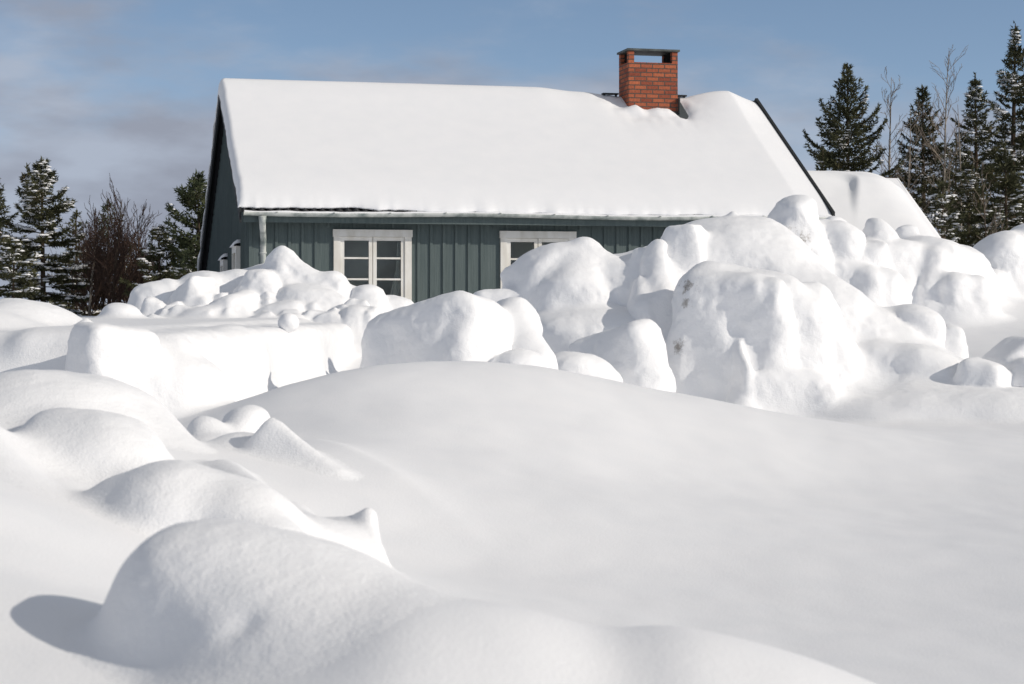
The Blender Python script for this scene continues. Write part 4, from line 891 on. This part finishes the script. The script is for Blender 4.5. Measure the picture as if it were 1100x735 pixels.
def bare_tree(label, x, ytop, Y, zb, wpx, seed, twig, bark, dense=1.0, group='leafless trees behind the houses', r0=.045, up=.75, name='leafless_tree', start=.2):
    rg = np.random.default_rng(seed); p = at(x, ytop, Y); H = p[2] - zb; W = wpx / 2 * Y / F_PX
    root = empty(name, (p[0], Y, zb)); tag(root, label, 'tree', group)
    lean = rg.uniform(-.05, .05, 2); tp = lambda t: np.array([lean[0] * H * t + .05 * math.sin(4 * t + seed), lean[1] * H * t + .05 * math.sin(3 * t + 2 * seed), H * t])
    m = MB(); ts = np.linspace(0, 1, 12); m.tube([tuple(tp(t)) for t in ts], [r0 * (1 - t) ** .8 + .006 for t in ts], 6); m.build('trunk', bark, root)
    br = MB(); br.tube([tuple(tp(q)) for q in ts], [.003] * 12, 3)
    def grow(pos, d, ln, r, depth):
        n_ = max(3, int(ln / .16)); pl = [pos]; 
        for i in range(n_):
            d = unit(d + rg.normal(0, .09, 3) + np.array([0, 0, .05 * up])); pos = pos + d * ln / n_; pl.append(pos)
        br.tube([tuple(q) for q in pl], list(np.linspace(r, max(.0045, r * .35), len(pl))), 3, False)
        if depth <= 0: return
        for i in range(1, len(pl)):
            if rg.random() < .75 * dense:
                sd = unit(rg.normal(0, 1, 3)); dd = unit(d * up + sd * .62 + np.array([0, 0, .25])); grow(pl[i], dd, ln * rg.uniform(.3, .6), max(.006, r * .55), depth - 1)
    t = start
    while t < .97:
        ph = rg.uniform(0, 6.28); ln = W * (1.35 - t) * rg.uniform(.6, 1.1) + .15
        grow(tp(t), unit(np.array([math.cos(ph) * .6, math.sin(ph) * .6, up])), ln, .009 + .010 * (1 - t), 2); t += .035 / dense * rg.uniform(.6, 1.4)
    br.build('branches', twig, root)
    return root

# right-hand group
conifer('spruce_tree', 'spruce with wide-spreading lower branches standing behind the outbuilding ridge', 911, 70, 52, .9, 146, .08, 1, -.10, .40, 1.2, .62, .05, twig=.25)
conifer('spruce_tree', 'narrow dark spruce between the two bare birches on the right', 993, 94, 54, .9, 96, .18, 2, -.12, .22, 1.2, .62)
conifer('spruce_tree', 'snow-dusted spruce just left of the tallest one', 1051, 80, 55, .9, 100, .25, 3, -.12, .28, 1.2, .66)
conifer('spruce_tree', 'tallest spruce, at the right edge, with snow on its boughs', 1085, 25, 57, .9, 112, .30, 4, -.16, .34, 1.2, .75)
conifer('spruce_tree', 'small spruce tip showing over the outbuilding ridge beside the dark roof edge', 882, 160, 50, .9, 46, .15, 5, -.1, .3, 1.0, .7)
conifer('spruce_tree', 'low snowy spruce beside the right end of the outbuilding roof', 1012, 196, 46, .9, 76, .34, 6, -.15, .3, 1.1, .6)
conifer('spruce_tree', 'dense low spruce in front of the tall spruces on the right', 1040, 178, 48, .9, 84, .28, 7, -.14, .26, 1.1, .55)
conifer('spruce_tree', 'snowy young spruce below the tallest spruce at the right edge', 1082, 160, 49, .9, 80, .36, 8, -.14, .28, 1.1, .55)
conifer('spruce_tree', 'shadowy spruce standing in back between the two tallest spruces', 1024, 150, 62, .9, 80, .15, 9, -.14, .26, 1.0, .6)
bare_tree('slender bare birch reaching above the narrow dark spruce', 1012, 58, 53, .9, 84, 21, mTwig2, mBirch, 1.5, start=.22)
bare_tree('thin bare birch right of the wide-spreading spruce', 958, 84, 53, .9, 76, 22, mTwig2, mBirch, 1.4, start=.22)
bare_tree('bare sapling between the thin birch and the narrow spruce', 972, 118, 50, .9, 56, 23, mTwig2, mBirch, 1.3, r0=.03, start=.22)
bare_tree('leafless birch in front of the gap left of the tallest spruce', 1032, 112, 51, .9, 44, 24, mTwig2, mBirch, .6, start=.3)
bare_tree('leafless shrub low between the right-hand spruces', 1060, 190, 47, .9, 60, 25, mTwig2, mBark, .8, r0=.025, start=.1)
# left-hand group
conifer('spruce_tree', 'dark spruce cut by the left edge of the photo', -8, 192, 50, .8, 92, .02, 31, -.12, .2, 1.1, .8)
conifer('spruce_tree', 'large snow-laden spruce near the left edge', 47, 171, 48, .8, 100, .58, 32, -.14, .3, 1.3, .62, twig=.42, gap=.22)
conifer('spruce_tree', 'shorter spruce right behind the snow-laden one', 82, 228, 54, .8, 60, .15, 33, -.1, .3, 1.0, .6)
conifer('pine_tree', 'dark pine top rising out of the brown thicket', 118, 216, 55, .8, 60, .08, 34, .25, .3, 1.0, .5, .35, mNeed2, thin=.2, tuft=.10)
conifer('pine_tree', 'tall ragged pine close behind the dark gable', 214, 190, 46, .8, 104, .16, 35, .22, .34, 1.2, .55, .15, mNeed2, thin=.12, tuft=.12, gap=.22)
conifer('spruce_tree', 'small snow-specked spruce left of the ragged pine', 172, 246, 46, .8, 74, .38, 36, -.05, .3, 1.1, .6)
conifer('spruce_tree', 'dim low spruce filling the gap below the ragged pine', 196, 262, 48, .8, 70, .2, 37, -.1, .3, 1.0, .5)
conifer('spruce_tree', 'low dark spruce behind the left of the brown thicket', 92, 268, 57, .8, 84, .05, 38, -.1, .26, 1.0, .5)
conifer('spruce_tree', 'low dark spruce behind the right of the brown thicket', 140, 262, 57, .8, 90, .03, 39, -.1, .26, 1.0, .5)
conifer('spruce_tree', 'snowy low spruce at the foot of the large snow-laden one', 14, 262, 45, .8, 80, .55, 40, -.14, .3, 1.1, .5, twig=.4)
gB = 'bare red-brown trees on the left'
for i, (x, yt, w, sd, lb) in enumerate(((122, 214, 84, 41, 'tallest bare red-brown tree, in the middle of the thicket'), (98, 238, 70, 42, 'bare brown tree at the left of the thicket, beside the snow-laden spruce'),
        (146, 236, 64, 43, 'bare brown tree at the right of the thicket, near the small snow-specked spruce'), (110, 262, 74, 44, 'low bushy bare tree in front of the pine top'), (136, 268, 70, 45, 'low bare tree with a pale stem at the front of the thicket'), (158, 274, 44, 46, 'thin bare tree at the right end of the thicket'), (90, 256, 60, 47, 'dense bare bush at the left end of the thicket, against the snow-laden spruce'), (130, 244, 70, 48, 'bare tree right of the pine top, with many fine upright twigs'), (104, 246, 64, 49, 'bare tree left of the pine top, with many fine upright twigs'))):
    bare_tree(lb, x, yt, 47 + i * .6, .8, w, sd, mTwig, mBirch if i in (1, 4) else mBark, 1.45, gB, .04, .9, start=.06)
